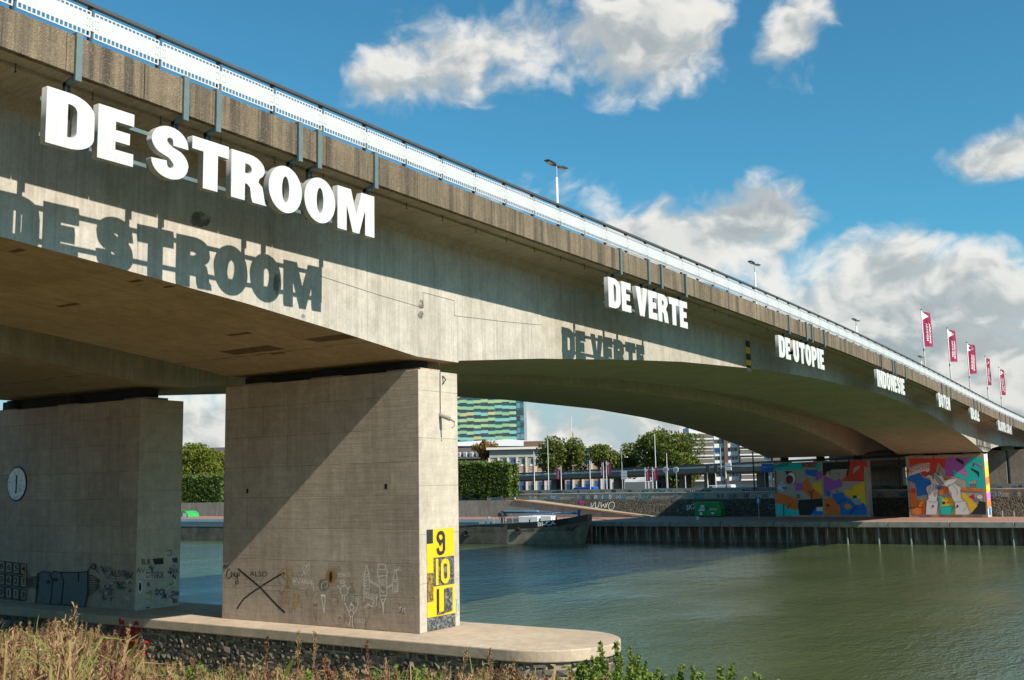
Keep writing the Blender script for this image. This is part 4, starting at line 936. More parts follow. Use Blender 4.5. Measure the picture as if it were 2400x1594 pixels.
mp(ZB, mlg, (290, 195), (1935, 160), (1985, 1160), (320, 1165))
mp(ZB, mte, (285, 230), (500, 190), (830, 200), (830, 320), (290, 345)); mp(ZB, mte, (1020, 190), (1130, 190), (1125, 330), (1020, 300)); mp(ZB, mbl, (840, 320), (1080, 320), (1060, 450), (1000, 450), (850, 410)); mp(ZB, mpu, (1090, 360), (1150, 340), (1165, 460), (1060, 530), (1020, 490)); mp(ZB, mpu, (665, 570), (800, 570), (800, 705), (665, 705))
mp(ZB, mor, (880, 460), (950, 580), (970, 660), (1160, 800), (1165, 845), (960, 860), (800, 700), (800, 560)); mp(ZB, mye, (980, 570), (1145, 540), (1155, 790), (1010, 690)); mp(ZB, mor, (320, 750), (440, 765), (700, 860), (710, 1000), (690, 1105), (520, 1030), (300, 940)); mp(ZB, bright('mural_turq', (.02, .52, .55)), (290, 960), (400, 955), (560, 1050), (740, 1080), (730, 1160), (330, 1160))
mp(ZB, mbk, (720, 880), (1165, 850), (1170, 1000), (1050, 1010), (950, 1160), (740, 1160), (710, 1000)); mp(ZB, mbl, (1050, 1010), (1175, 1090), (1175, 1155), (950, 1155)); mp(ZB, mwh, (1050, 1015), (1165, 1015), (1165, 1090), (1055, 1085)); mp(ZB, mbk, (1165, 190), (1650, 175), (1640, 310), (1350, 320), (1240, 360), (1220, 420), (1170, 430)); mp(ZB, mbk, (1640, 130), (1672, 130), (1640, 430), (1600, 440), (1640, 250)); mp(ZB, mbk, (1410, 130), (1432, 130), (1432, 190), (1410, 190))
mp(ZB, mr_, (1670, 160), (1985, 160), (1990, 290), (1930, 250), (1930, 540), (1500, 530), (1650, 410)); mp(ZB, mgr, (1740, 290), (1860, 240), (1840, 310), (1720, 400)); mp(ZB, mpu, (1180, 440), (1330, 490), (1390, 530), (1480, 480), (1530, 570), (1500, 640), (1340, 700), (1220, 720), (1200, 840), (1185, 600)); mp(ZB, mye, (1280, 350), (1290, 470), (1225, 440)); mp(ZB, PG, (1275, 345), (1310, 350), (1300, 430))
mp(ZB, mye, (1930, 540), (1960, 900), (1985, 1000), (1880, 1000), (1850, 860), (1720, 840), (1600, 800), (1540, 690), (1700, 690), (1740, 620)); g.ell(*ZB(1270, 760), 6, 7.5, mbl); mp(ZB, mbl, (1340, 770), (1530, 740), (1600, 830), (1680, 870), (1840, 980), (1910, 920), (1980, 1020), (1980, 1155), (1500, 1155), (1470, 960), (1370, 900)); mp(ZB, bright('mural_turq', (.02, .52, .55)), (1765, 850), (1850, 850), (1840, 910), (1765, 910)); mp(ZB, mlg, (1680, 860), (1765, 850), (1840, 950), (1780, 980)); mp(ZB, mbk, (1725, 800), (1790, 795), (1798, 845), (1730, 845))
mp(ZB, mor, (1200, 860), (1330, 830), (1480, 980), (1500, 1155), (1210, 1155)); mp(ZB, mbk, (1240, 935), (1320, 1000), (1240, 1000))
g.poly([ZB(1630+(95 if i % 2 == 0 else 55)*math.cos(i*math.pi/8)*.95, 1000+(70 if i % 2 == 0 else 40)*math.sin(i*math.pi/8)) for i in range(16)], bright('mural_amber', (.75, .28, .02)))
mp(ZB, mbk, (470, 350), (600, 350), (600, 400), (520, 420)); g.ell(*ZB(590, 480), 10.5, 14, mwh); g.ell(*ZB(560, 505), 8.5, 10.5, mma); g.ell(*ZB(590, 480), 10.5, 14, mbk, .8); g.ell(*ZB(415, 640), 10, 11, mwh); mp(ZB, mbl, (410, 640), (490, 630), (500, 680), (430, 680)); 
for yy in (580, 600, 625, 700): g.stroke([ZB(350, yy), ZB(480, yy-10)], .9, mbk)
for pts in ([(1440, 950), (1600, 860)], [(1660, 1150), (1800, 985)], [(960, 860), (960, 760), (910, 720)], [(1000, 690), (960, 760)], [(450, 960), (450, 1160)], [(525, 1030), (570, 950)], [(1440, 380), (1490, 420)], [(1420, 700), (1460, 740)], [(300, 350), (310, 760)]): g.stroke([ZB(*p) for p in pts], 1.7, mbk)
for c in range(4):
    for r_ in range(4): mp(ZB, mbk, (690+c*17, 775+r_*20), (700+c*17, 775+r_*20), (700+c*17, 788+r_*20), (690+c*17, 788+r_*20))
g.text('SHIZZLE', *ZB(400, 245), 10, mbk, rot=-14); g.text('ROEST', *ZB(930, 240), 15, mma, sx=.8, off=.02)
o = g.done('mural', mp2); o['label'] = 'mural of colour patches with an open mouth'
# columns of the next span
yy_ = lambda px: at(px, 1130, 152.0).y
for (y0, y1, lb) in ((yy_(2362), yy_(2316), 'plain brown far column just right of the muralled hands pier'), (yy_(2425), yy_(2369), 'plain far column at the right edge of the picture'), (37, 47, 'plain far pier in deep shade behind the colour patch mural')):
    pier(lb, 152.0, 153.8, y0, y1, 4.3, 10.15, zs(152.9)-.005)
# promenade furniture
sk = thing('waste_container', 'green graffitied waste container standing against the dark stone wall', 'container', tuple(Vector((129.2, at(1665, 1211, 129.2).y, 2.3))))
gm = simple('container_green', (.02, .24, .06), .6, 0, .25, 3)
MB().prism([(-1.78, .12), (1.78, .12), (1.80, 1.75), (-1.45, 1.75), (-1.80, 1.2)], 'x', -.8, .8).build('body', gm, sk, bevel=.04)
MB().prism([(-1.5, 1.76), (1.82, 1.76), (1.75, 1.86), (-1.4, 1.86)], 'x', -.85, .85).build('lid', simple('container_lid', (.03, .30, .09), .6), sk)
for yy in (-1.4, 1.4): MB().box(-.6, .6, yy-.1, yy+.1, 0, .12).build('foot', M['steel_dark'], sk)
for yy in (-.9, 0, .9): MB().box(-.83, -.80, yy-.05, yy+.05, .15, 1.7).build('rib', gm, sk)
g = Paint(lambda px, py: at(px, py, 128.4), (-1, 0, 0), .002, .035)
mp(Z6, mwh, (1240, 1150), (1200, 1140), (1165, 1225), (1250, 1225)); g.text('KR', *Z6(1205, 1190), 10, PG, off=.02); mp(Z6, mwh, (1180, 1245), (1215, 1245), (1215, 1280), (1185, 1280)); g.text('ovo', *Z6(1370, 1200), 11, mwh); mp(Z6, PG, (1260, 1160), (1310, 1180), (1290, 1220), (1255, 1200)); mp(Z6, mwh, (1340, 1245), (1380, 1245), (1380, 1270), (1345, 1270))
g.done('graffiti', sk)
def post_sign(px, ytop, label, X=124.0):
    b = atZ(px, 1212, 2.3); t = thing('sign_post', label, 'sign', (X, at(px, 1211, X).y, 2.3))
    zt_ = at(px, ytop, X).z-2.3
    MB().tube([(0, 0, 0), (0, 0, zt_)], .035, 8).build('post', simple('galvanised', (.42, .43, .43), .45, .5), t)
    MB().box(-.03, -.005, -.26, .26, zt_-.75, zt_).build('plate', simple('sign_blue', (.02, .14, .42), .5), t)
    MB().box(-.034, -.031, -.10, .10, zt_-.6, zt_-.15).build('symbol', simple('sign_pale', (.6, .64, .66), .5), t)
post_sign(1779, 1166, 'slim signpost with a small blue plate on the far promenade')
def plain_post(px, ytop, ybot_z, X, r, label, name='lamp_post', head=True):
    y = at(px, ytop, X).y; t = thing(name, label, 'lamp post', (X, y, ybot_z)); h = at(px, ytop, X).z-ybot_z
    MB().tube([(0, 0, 0), (0, 0, .9), (0, 0, h)], [r*1.3, r, r*.8], 10).build('pole', M['steel_dark'], t)
    MB().box(-.5, .1, -.12, .12, h-.02, h+.06).build('lamp_head', M['steel_dark'], t)
plain_post(1764, 1060, 4.3, 134.5, .11, 'black lamp post under the bridge left of the colour patch mural')
plain_post(2105, 1050, 4.3, 134.5, .11, 'black lamp post between the two muralled piers')
for (px, lb) in ((1636, 'small pale mooring bollard on the quay edge near the green container'), (1145, 'small pale mooring bollard on the quay behind the barge')):
    p = atZ(px, 1219, 2.3); t = thing('mooring_bollard', lb, 'bollard', (p.x, p.y, 2.3), 0, 'mooring bollards on the far quay')
    MB().tube([(0, 0, 0), (0, 0, .28)], [.16, .13], 10).build('stem', simple('galvanised', (.42, .43, .43), .45, .5), t); MB().tube([(0, 0, .28), (0, 0, .42)], [.24, .22], 10).build('cap', simple('galvanised', (.42, .43, .43), .45, .5), t)
for i, (px, lb) in enumerate(((2350, 'thin grey steel post on the promenade beside the muralled hands pier'), (2377, 'thin grey steel post nearest the right edge of the far promenade'))):
    p = atZ(px, 1212.5, 2.3); t = thing('steel_post', lb, 'post', (p.x, p.y, 2.3)); MB().tube([(0, 0, 0), (0, 0, .75)], .06, 8).build('shaft', simple('galvanised', (.42, .43, .43), .45, .5), t); MB().tube([(0, 0, .75), (0, 0, .80)], [.075, .05], 8).build('cap', M['steel_dark'], t)
p = atZ(1171, 1219, 2.3); t = thing('red_post', 'small red post with a white top on the quay behind the barge', 'post', (p.x, p.y, 2.3)); MB().tube([(0, 0, 0), (0, 0, .55)], .09, 8).build('shaft', simple('post_red', (.5, .03, .03), .5), t); MB().tube([(0, 0, .55), (0, 0, .72)], [.1, .06], 8).build('cap', simple('sign_pale', (.6, .64, .66), .5), t)
p = atZ(441, 1218, 2.3); t = thing('green_shelter', 'small bright green tent shelter on the far promenade seen between the near piers', 'tent', (122.5, at(441, 1216, 122.5).y, 2.3))
MB().prism([(-1.5, 0), (1.5, 0), (1.2, .65), (.4, 1.05), (-.5, 1.05), (-1.2, .65)], 'x', -1.2, 1.2).build('cover', simple('tent_green', (.03, .30, .07), .6, 0, .2, 2), t, bevel=.05); MB().prism([(-1.0, .02), (0, .02), (-.1, .7), (-.9, .7)], 'x', -1.23, -1.205).build('window', simple('sign_pale', (.6, .64, .66), .5), t)

# ---------------------------------------------------------------- barge
stem = at(1383, 1240, 108.6)
barge = thing('cargo_barge', 'long dark cargo barge with BI-CA on its bow moored at the far quay', 'barge', (108.6, stem.y, 0), QA)
def hull_mat():
    k = NT('hull_steel'); n = k.noise(.7, 7, .7); d = k.noise(1, 6, .7, k.mapv((1.2, 1.2, .5)))
    c = k.mix(k.mr(n, .35, .65), (.055, .053, .046), (.135, .12, .092)); c = k.mix(k.mr(d, .5, .7, 0, .7), c, (.03, .032, .03)); MATS['hull_steel'] = k.set(c, .65, 0, .3)
    k = NT('hull_bow'); n = k.noise(1.0, 7, .7); c = k.mix(k.mr(n, .38, .62), (.15, .135, .10), (.27, .24, .18)); MATS['hull_bow'] = k.set(c, .6, 0, .3)
hull_mat(); simple('hull_black', (.018, .02, .022), .4, 0, .2, 2); simple('hatch_blue', (.085, .13, .155), .5, .1, .15, 1); simple('boat_white', (.72, .72, .70), .5, 0, .06, 2); simple('boat_blue', (.02, .11, .26), .5, 0, .15, 2); simple('deck_grey', (.14, .16, .17), .7, 0, .15, 2)
def bsec(x, hb_w, hb_d, zd, zb=-.9, rake=0):
    """hull section at x from the stem: half breadth at water, at deck, deck height"""
    return [(x+rake, -hb_w*.9, zb), (x+rake*.6, -hb_w, .05), (x+rake*.2, -(hb_w+hb_d)/2, zd*.55), (x, -hb_d, zd-.72), (x, -hb_d, zd), (x, hb_d, zd), (x, hb_d, zd-.72), (x+rake*.2, (hb_w+hb_d)/2, zd*.55), (x+rake*.6, hb_w, .05), (x+rake, hb_w*.9, zb)]
def sections(f, a, b): return [bsec(*q) for q in f if a <= q[0] <= b]
ST = [(0, .10, .62, 3.35, -.9, 1.2), (.6, .9, 1.55, 3.18, -.9, .9), (1.6, 1.7, 2.4, 2.98, -.9, .55), (3.2, 2.6, 3.1, 2.78, -.9, .25), (5.5, 3.25, 3.45, 2.58, -.9, 0), (9, 3.5, 3.55, 2.40, -.9, 0), (13, 3.55, 3.6, 2.26, -.9, 0), (18, 3.6, 3.6, 1.95, -.9, 0), (88, 3.6, 3.6, 1.90, -.9, 0), (92, 3.2, 3.5, 2.1, -.9, 0)]
mis = [0, 0, 0, 1, 2, 1, 0, 0, 0, 0]
MB().loft(sections(ST, 0, 9), mis=[0, 0, 0, 1, 2, 1, 0, 0, 0, 0]).build('bow', [M['hull_bow'], M['hull_black'], M['deck_grey']], barge)
MB().loft(sections(ST, 9, 100), mis=mis).build('hull', [M['hull_steel'], M['hull_steel'], M['deck_grey']], barge)
MB().loft([[(x, 3.66, z-.06), (x, 3.58, z-.06), (x, 3.58, z+.02), (x, 3.66, z+.02)] for (x, z) in ((9, 2.42), (13, 2.30), (18, 1.95), (88, 1.90))]).build('rubbing_strake', M['hatch_blue'], barge)
MB().box(13.2, 88, -2.9, 2.95, 1.9, 2.50).build('hatch_coaming', M['hatch_blue'], barge)
for i in range(15):
    MB().prism([(-2.85, 2.505), (2.9, 2.505), (2.3, 2.66), (-2.3, 2.66)], 'x', 13.5+i*4.95, 13.5+i*4.95+4.8).build('hatch_cover', M['hatch_blue'], barge)
MB().box(5.8, 8.4, -1.6, 1.9, 2.45, 3.15).build('deck_house', M['boat_white'], barge, bevel=.05)
MB().box(8.55, 10.0, .9, 1.9, 2.35, 2.95).build('deck_house', M['deck_grey'], barge, bevel=.05)
MB().box(4.1, 5.5, .6, 1.8, 2.5, 3.2).build('deck_locker', M['boat_white'], barge, bevel=.05)
MB().box(8.42, 8.46, 1.0, 1.7, 2.5, 3.0).build('door', M['boat_blue'], barge)
MB().tube([(1.2, .3, 3.45), (6.5, .4, 3.55), (11.2, .5, 3.62)], [.09, .11, .14], 8).build('crane_boom', M['boat_blue'], barge)
MB().tube([(1.3, .3, 2.8), (1.2, .3, 3.9)], .17, 10).build('crane_post', M['boat_blue'], barge)
MB().tube([(11.3, .5, 2.3), (11.3, .5, 3.75)], .25, 10).tube([(11.3, -.3, 3.3), (11.3, 1.3, 3.3)], .3, 10).build('winch', M['steel_dark'], barge)
MB().box(6.5, 11.0, .3, .75, 3.65, 3.78).build('boom_cover', simple('boat_skyblue', (.10, .30, .45), .5), barge)
MB().tube([(1.0, 1.55, 2.0), (1.1, 2.05, 1.75), (1.7, 2.55, 1.55)], .06, 6).tube([(1.2, 2.0, 1.5), (1.7, 2.5, 1.9)], .05, 6).tube([(1.9, 2.45, 2.0), (1.75, 2.6, 1.35)], .05, 6).build('anchor', M['steel_dark'], barge)
v, f = text_polys('BI-CA', .85, .02)
tm = MB(); tm.add([(4.35-x*1.0, 3.32+.0-(x*.02)+.0, 2.44+y*.62) for (x, y) in v], f)
ang_ = 0
# lettering lies on the flare of the bow plating
tm = MB()
def flare(x): 
    for (a, b) in zip(ST, ST[1:]):
        if a[0] <= x <= b[0]:
            t_ = (x-a[0])/(b[0]-a[0]); return a[2]+(b[2]-a[2])*t_, a[3]+(b[3]-a[3])*t_
for (fx, fy_) in [(0, 0)]:
    pts = []
    for (x, y) in v:
        X_ = 4.0-x; hb, zd = flare(X_); pts.append((X_, hb+.02, zd-.36+y*.75))
    tm.add(pts, f)
o = tm.build('lettering', simple('boat_letter', (.62, .62, .6), .6), barge); o['label'] = 'pale letters BI-CA'
for x in (3.0, 6.2, 12.0): 
    hb, zd = flare(x); MB().tube([(x, hb-.3, zd), (x, hb-.3, zd+.32)], .09, 8).build('bitt', M['steel_dark'], barge)
for i, x in enumerate((7.5, 14.5, 21, 28, 36, 45)):
    hb, zd = flare(x); tr_ = MB(); ring_ = [(x+.34*math.cos(a*.5236), hb+.12, zd-.95+.34*math.sin(a*.5236)) for a in range(13)]
    tr_.tube(ring_, .11, 6, cap=False); tr_.tube([(x, hb+.05, zd-.6), (x, hb-.05, zd)], .02, 5); tr_.build('tyre_fender', M['rubber'], barge)
for i in range(9):
    x = .8+i*1.25; hb, zd = flare(x); MB().tube([(x, hb-.12, zd), (x, hb-.12, zd+.75)], .025, 5).build('rail_post', M['frame_grey'] if 'frame_grey' in M else simple('frame_grey', (.4, .42, .42), .5), barge)
MB().tube([(.8+i*1.25, flare(.8+i*1.25)[0]-.12, flare(.8+i*1.25)[1]+.75) for i in range(9)], .022, 5).build('hand_wire', simple('frame_grey', (.4, .42, .42), .5), barge)
MB().tube([(1.0, -1.2, 2.95), (-1.2, -2.6, 2.55), (-3.4, -3.9, 2.45)], .03, 5).build('mooring_rope', simple('rope', (.45, .40, .30), .9), barge)
p = at(1386, 1245, 112.0); t = thing('timber_dolphin', 'thin rusty mooring pile standing in the water at the barge bow', 'mooring pile', (qx(p.y)-.7, at(1386, 1245, qx(p.y)-.7).y, 0)); MB().tube([(0, 0, -2), (0, 0, 1.85)], .16, 10).build('shaft', simple('rust_light', (.26, .15, .10), .8, 0, .25, 2), t); MB().tube([(0, 0, 1.86), (0, 0, 1.98)], [.2, .14], 10).build('cap', M['steel_dark'], t)
# ---------------------------------------------------------------- foliage
import numpy as np
rng = np.random.default_rng(11)
def leaf_mat(name, c0, c1, c2, sc=.6, trans=.25):
    k = NT(name); n = k.noise(sc, 4, .65); f = k.noise(sc*9, 3, .7)
    c = k.mix(k.mr(n, .3, .7), c0, c1); c = k.mix(k.mr(f, .45, .7, 0, .8), c, c2)
    k.set(c, .6, 0, .25)
    tr = k.n('ShaderNodeBsdfTranslucent'); k.l(c, tr.inputs[0]); mx = k.n('ShaderNodeMixShader'); mx.inputs[0].default_value = trans
    k.l(k.b.outputs[0], mx.inputs[1]); k.l(tr.outputs[0], mx.inputs[2]); k.l(mx.outputs[0], k.out.inputs['Surface']); MATS[name] = k.m; return k.m
leaf_mat('leaf_plane', (.055, .085, .012), (.13, .155, .022), (.22, .23, .045)); leaf_mat('leaf_dark', (.028, .055, .010), (.06, .095, .014), (.11, .14, .025)); leaf_mat('leaf_autumn', (.14, .075, .015), (.22, .11, .02), (.28, .17, .03)); leaf_mat('leaf_hedge', (.05, .095, .016), (.10, .155, .026), (.20, .26, .06)); leaf_mat('leaf_yellow', (.08, .12, .012), (.17, .19, .02), (.25, .25, .04))
simple('bark', (.12, .095, .07), .9, 0, .3, 4)
def leaf_cards(name, P, size, mat, parent=None, flat=0., sizevar=.4, normal=None):
    n = len(P); a = rng.normal(size=(n, 3)); b = rng.normal(size=(n, 3))
    if normal is not None: a = a-.6*normal*np.sum(a*normal, 1, keepdims=True); b = b-.6*normal*np.sum(b*normal, 1, keepdims=True)
    a /= np.linalg.norm(a, axis=1, keepdims=True); b -= a*np.sum(a*b, 1, keepdims=True); b /= np.linalg.norm(b, axis=1, keepdims=True)
    s = size*(1+sizevar*(rng.random((n, 1))*2-1)); c = np.cross(a, b)
    V = np.stack([P-a*s*.5, P+b*s*.32+c*s*.10, P+a*s*.55, P-b*s*.32+c*s*.10], 1).reshape(-1, 3)
    me = bpy.data.meshes.new(name); me.vertices.add(4*n); me.vertices.foreach_set('co', V.astype(np.float32).ravel())
    me.loops.add(4*n); me.loops.foreach_set('vertex_index', np.arange(4*n, dtype=np.int32)); me.polygons.add(n)
    me.polygons.foreach_set('loop_start', np.arange(0, 4*n, 4, dtype=np.int32)); me.polygons.foreach_set('loop_total', np.full(n, 4, dtype=np.int32))
    me.materials.append(mat); me.update(); me.validate()
    return link(name, me, parent)
def lobes(c, r, n, seed):
    q = np.random.default_rng(seed); L = []
    for i in range(n):
        d = q.normal(size=3); d /= np.linalg.norm(d); d[2] = d[2]*.9+.1
        L.append((np.array(c)+d*np.array(r)*q.uniform(.35, .72), np.array(r)*q.uniform(.32, .55)))
    return L
def tree(label, X, px, ytop, ybase_z, rad, crown_h, mat, leaves=5000, group='trees on the far bank', seed=1, name='broadleaf_tree', leaf=.42):
    top = at(px, ytop, X); h = top.z-ybase_z
    t = thing(name, label, 'tree', (X, top.y, ybase_z), 0, group)
    cz = h-crown_h/2; L = lobes((0, 0, cz), (rad, rad, crown_h/2), 16, seed)
    q = np.random.default_rng(seed+99); pts = []
    per = leaves//len(L)
    for (c, r) in L:
        d = q.normal(size=(per, 3)); d /= np.linalg.norm(d, axis=1, keepdims=True); u = q.random((per, 1))**.35
        p = c+d*r*u*(1+.18*np.sin(d*5+seed)); pts.append(p)
    P = np.concatenate(pts); P = P[P[:, 2] > h-crown_h*1.05]
    leaf_cards('crown', P, leaf, mat, t)
    tr = MB().tube([(0, 0, -.1), (.05, 0, cz*.5), (0, .1, cz)], [.32, .24, .14], 8)
    for i in range(6):
        a = i*1.05+seed; e = (rad*.6*math.cos(a), rad*.6*math.sin(a), cz+crown_h*.18*math.sin(i*2.2)); s = (0, 0, cz*.55+i*.3)
        tr.tube([s, ((s[0]+e[0])*.5, (s[1]+e[1])*.5, (s[2]+e[2])*.5+.4), e], [.12, .09, .04], 6)
    tr.build('trunk', M['bark'], t); return t
GZ = 4.3
tree('round green plane tree in front of the pale office block, left of the lamp mast', 172, 1318, 1017, GZ, 5.4, 9.0, M['leaf_plane'], 13000, seed=3)
tree('middle green tree between the round plane tree and the tallest tree', 176, 1440, 1023, GZ, 4.6, 8.6, M['leaf_plane'], 12000, seed=5)
tree('tallest broad green tree touching the bridge underside in view', 174, 1535, 1000, GZ, 5.4, 11, M['leaf_plane'], 14000, seed=8)
tree('dense green tree merging with the tallest tree, beside the apartment block', 173, 1590, 1012, GZ, 5.2, 10.4, M['leaf_plane'], 13000, seed=12)
tree('small orange brown autumn tree before the white curved roof', 196, 1136, 1028, GZ, 3.2, 5.5, M['leaf_autumn'], 3000, seed=15)
tree('bright yellow green tree seen between the two near piers', 150, 455, 1034, GZ, 5.2, 9.0, M['leaf_yellow'], 8000, seed=18)
tree('smaller yellow green tree at the right of the gap between the near piers', 156, 512, 1052, GZ, 3.6, 7.0, M['leaf_yellow'], 5000, seed=22)
tree('green tree just hidden by the left pier edge beyond the river', 150, 395, 1040, GZ, 4.8, 8.0, M['leaf_plane'], 4000, seed=25)
# clipped trees in a row on the terrace
tz = at(1205, 1173, 126.3).z
def clipped(label, px0, px1, ytop, ybot, X, seed):
    a, b = at(px0, ytop, X), at(px1, ybot, X); y0, y1 = b.y, a.y; zt_, zb = a.z-tz, b.z-tz
    t = thing('clipped_tree', label, 'hedge tree', (X, (y0+y1)/2, tz), 0, 'clipped trees on the far terrace'); w = (y1-y0)/2
    q = np.random.default_rng(seed); n = 5200
    P = np.stack([q.uniform(-1.3, 1.3, n), q.uniform(-w*1.02, w*1.02, n), zb+(zt_-zb)*q.random(n)], 1)
    P[:, 0] = np.sign(P[:, 0])*1.3*np.abs(P[:, 0]/1.3)**.4
    P[:, 2] += .25*np.sin(P[:, 1]*1.7)+q.normal(size=n)*.10
    leaf_cards('crown', P, .40, M['leaf_hedge'], t)
    MB().tube([(0, 0, -.05), (0, 0, zb+.8)], [.16, .11], 8).build('trunk', M['bark'], t)
for i, (a, b, lb) in enumerate(((1070, 1116, 'clipped hedge tree nearest the near pier edge on the far terrace'), (1114, 1162, 'middle clipped hedge tree on the far terrace'), (1160, 1206, 'right end clipped hedge tree beside the tall thin lamp pole'))): clipped(lb, a, b, 1086, 1160, 129.5, 40+i)
for i, (a, b, lb) in enumerate(((405, 466, 'clipped hedge tree left in the gap between the near piers'), (462, 530, 'clipped hedge tree right in the gap between the near piers'))): clipped(lb, a, b, 1116, 1176, 129.5, 50+i)

# ---------------------------------------------------------------- buildings
def glassm(name, col, rough=.15):
    k = NT(name); n = k.noise(.4, 4, .6); c = k.mix(k.mr(n, .35, .65), col, tuple(x*1.6+.01 for x in col)); MATS[name] = k.set(c, rough, 0, .6); return MATS[name]
glassm('glass_dark', (.03, .045, .05)); glassm('glass_teal', (.02, .11, .13)); glassm('glass_sky', (.10, .17, .20))
simple('wall_cream', (.46, .40, .31), .85, 0, .1, 1); simple('brick_pink', (.34, .20, .14), .9, 0, .15, 3); simple('brick_brown', (.13, .085, .062), .9, 0, .2, 3); simple('render_white', (.70, .69, .66), .8, 0, .06, 1); simple('shutter_blue', (.02, .08, .22), .6, 0, .15, 2); simple('roof_white', (.72, .72, .72), .6, 0, .05, 1); simple('wall_brown', (.23, .175, .135), .9, 0, .15, 2); simple('wall_grey', (.33, .32, .29), .85, 0, .1, 1); simple('frame_white', (.66, .66, .63), .6, 0, .05, 2)
BR_ = .52    # the far street stands square to the view, about 30 degrees off the bridge axis
def fp(t, px, py=1130):
    """view line met with a facade plane: local (along, up)"""
    n = Vector((math.cos(BR_), math.sin(BR_), 0)); r_ = ray(px, py); L_ = t.location; k_ = n.dot(L_)/n.dot(r_)
    p = r_*k_; d = Vector((p.x-L_.x, p.y-L_.y, 0)); return d.dot(Vector((-math.sin(BR_), math.cos(BR_), 0))), p.z+CAMZ-L_.z
def bld(name, label, X, pxl, pxr, cat='building', z=GZ):
    y0 = at(pxr, 1130, X).y; t = thing(name, label, cat, (X, y0, z), BR_); return t, fp(t, pxl)[0]
def ypx(X, px, t): return fp(t, px)[0]
def zpx(X, px, py, t): return fp(t, px, py)[1]
# the green tower
X = 420
tw, wd = bld('office_tower', 'tall tower with stepped green, teal and yellow bands of panels', X, 1062, 1213)
H_ = 62
MB().box(.6, 24, 0, wd, 0, H_).build('core', M['glass_teal'], tw)
MB().box(.4, 24, -3.6, -.02, 0, H_).build('glass_corner', M['glass_teal'], tw)
cols = [simple('panel_green', (.26, .46, .27), .5, 0, .08, .3), simple('panel_teal', (.23, .48, .43), .5, 0, .08, .3), simple('panel_lime', (.36, .50, .26), .5, 0, .08, .3), simple('panel_yellow', (.50, .46, .20), .5, 0, .08, .3)]
ys = wd/9
st_h = 14.2/FPX*(at(1150, 1000, X)-Vector((0, 0, CAMZ))).length
z0 = zpx(X, 1150, 1031, tw)-st_h*3
rr = random.Random(4)
k_ = 0
while z0+k_*st_h < H_-1:
    z = z0+k_*st_h; c = cols[rr.randrange(3)]
    for j in range(9):
        stp = .10*st_h*math.sin(j*2.1+k_*1.3); c = cols[rr.choices((0, 1, 2, 3), (4, 5, 2, .5))[0]] if rr.random() < .42 else c
        MB().box(.30, .599, j*ys+.02, (j+1)*ys-.02, z+stp, z+st_h*.50+stp).build('facade_panel', c, tw)
    for j in range(3):
        MB().box(.45, .598, j*3*ys+.3, (j+1)*3*ys-.3, z+st_h*.62, z+st_h*.92).build('window', M['glass_dark'], tw)
    for j in range(2):
        MB().box(.2, .39, -3.5+j*1.75, -1.85+j*1.75, z+.1, z+st_h*.8).build('window', rr.choice((M['glass_dark'], M['glass_teal'], M['glass_sky'])), tw)
    k_ += 1
# low white-roofed hall at the foot of the tower
X = 330
hl_, wd = bld('glass_hall', 'low glazed hall with white curved roof edge below the green tower', X, 1062, 1278)
zr = zpx(X, 1150, 1036, hl_)
MB().box(.5, 20, 0, wd, 0, zr-1.8).build('glazing', M['glass_teal'], hl_)
MB().prism([(0, zr-1.9), (wd, zr-1.2), (wd, zr+.2), (wd*.4, zr+.9), (0, zr-.4)], 'x', -.5, 21).build('roof', M['roof_white'], hl_)
n = 14
for i in range(n): MB().box(.35, .499, wd*i/n+.1, wd*(i+1)/n-.3, zr-5.2, zr-2.1).build('window', M['glass_sky'], hl_)
MB().box(-.2, 0.3, 0, wd, zr-6.0, zr-5.3).build('band', M['roof_white'], hl_)
# dark brick houses left
X = 215
hs_, wd = bld('brick_house', 'dark brick house with roof dormers above the clipped trees', X, 1066, 1134)
zt_ = zpx(X, 1100, 1075, hs_); ze = zpx(X, 1100, 1058, hs_)
MB().box(0, 10, 0, wd, 0, zt_).build('wall', M['brick_brown'], hs_)
MB().prism([(-.4, zt_+.002), (10.4, zt_+.002), (6.5, ze+1), (3, ze+1)], 'y', -.2, wd+.2).build('roof', simple('roof_slate', (.09, .07, .065), .8), hs_)
for i in range(4):
    y = wd*(.14+.22*i); MB().box(-.2, 1.6, y, y+.8, zt_+.5, zt_+1.6).build('dormer', M['frame_white'], hs_); MB().box(-.25, -.201, y+.1, y+.7, zt_+.6, zt_+1.5).build('pane', M['glass_sky'], hs_)
for i in range(4):
    y = wd*(.10+.22*i); MB().box(-.05, -.002, y, y+1.0, zt_-1.9, zt_-.6).build('window', M['glass_dark'], hs_)
# long cream office block with pilasters
X = 205
of, wd = bld('office_block', 'long cream office block with pilasters, pink brick bands and blue shutters', X, 1148, 1432)
zc = zpx(X, 1250, 1050, of)
MB().box(.3, 14, 0, wd, 0, zc-.3).build('wall', M['wall_cream'], of)
MB().box(-1.0, 15, -.5, wd+.6, zc-.25, zc+.25).build('cornice', simple('cornice', (.62, .58, .50), .8), of)
MB().box(-.1, .295, 0, wd, zc-1.95, zc-.26).build('attic_band', M['wall_grey'], of)
MB().box(3, 8, wd*.56, wd*.72, zc+.26, zc+1.6).build('plant_room', M['brick_brown'], of)
nb = 13; bw = wd/nb; r2 = random.Random(9)
rows = [(zc-3.9, zc-2.15), (zc-6.9, zc-5.1), (zc-9.9, zc-8.0), (.6, 3.0)]
for j in range(nb+1): MB().box(-.3, .29, j*bw-.22, j*bw+.22, 0, zc-2.0).build('pilaster', simple('pilaster', (.56, .49, .37), .85), of)
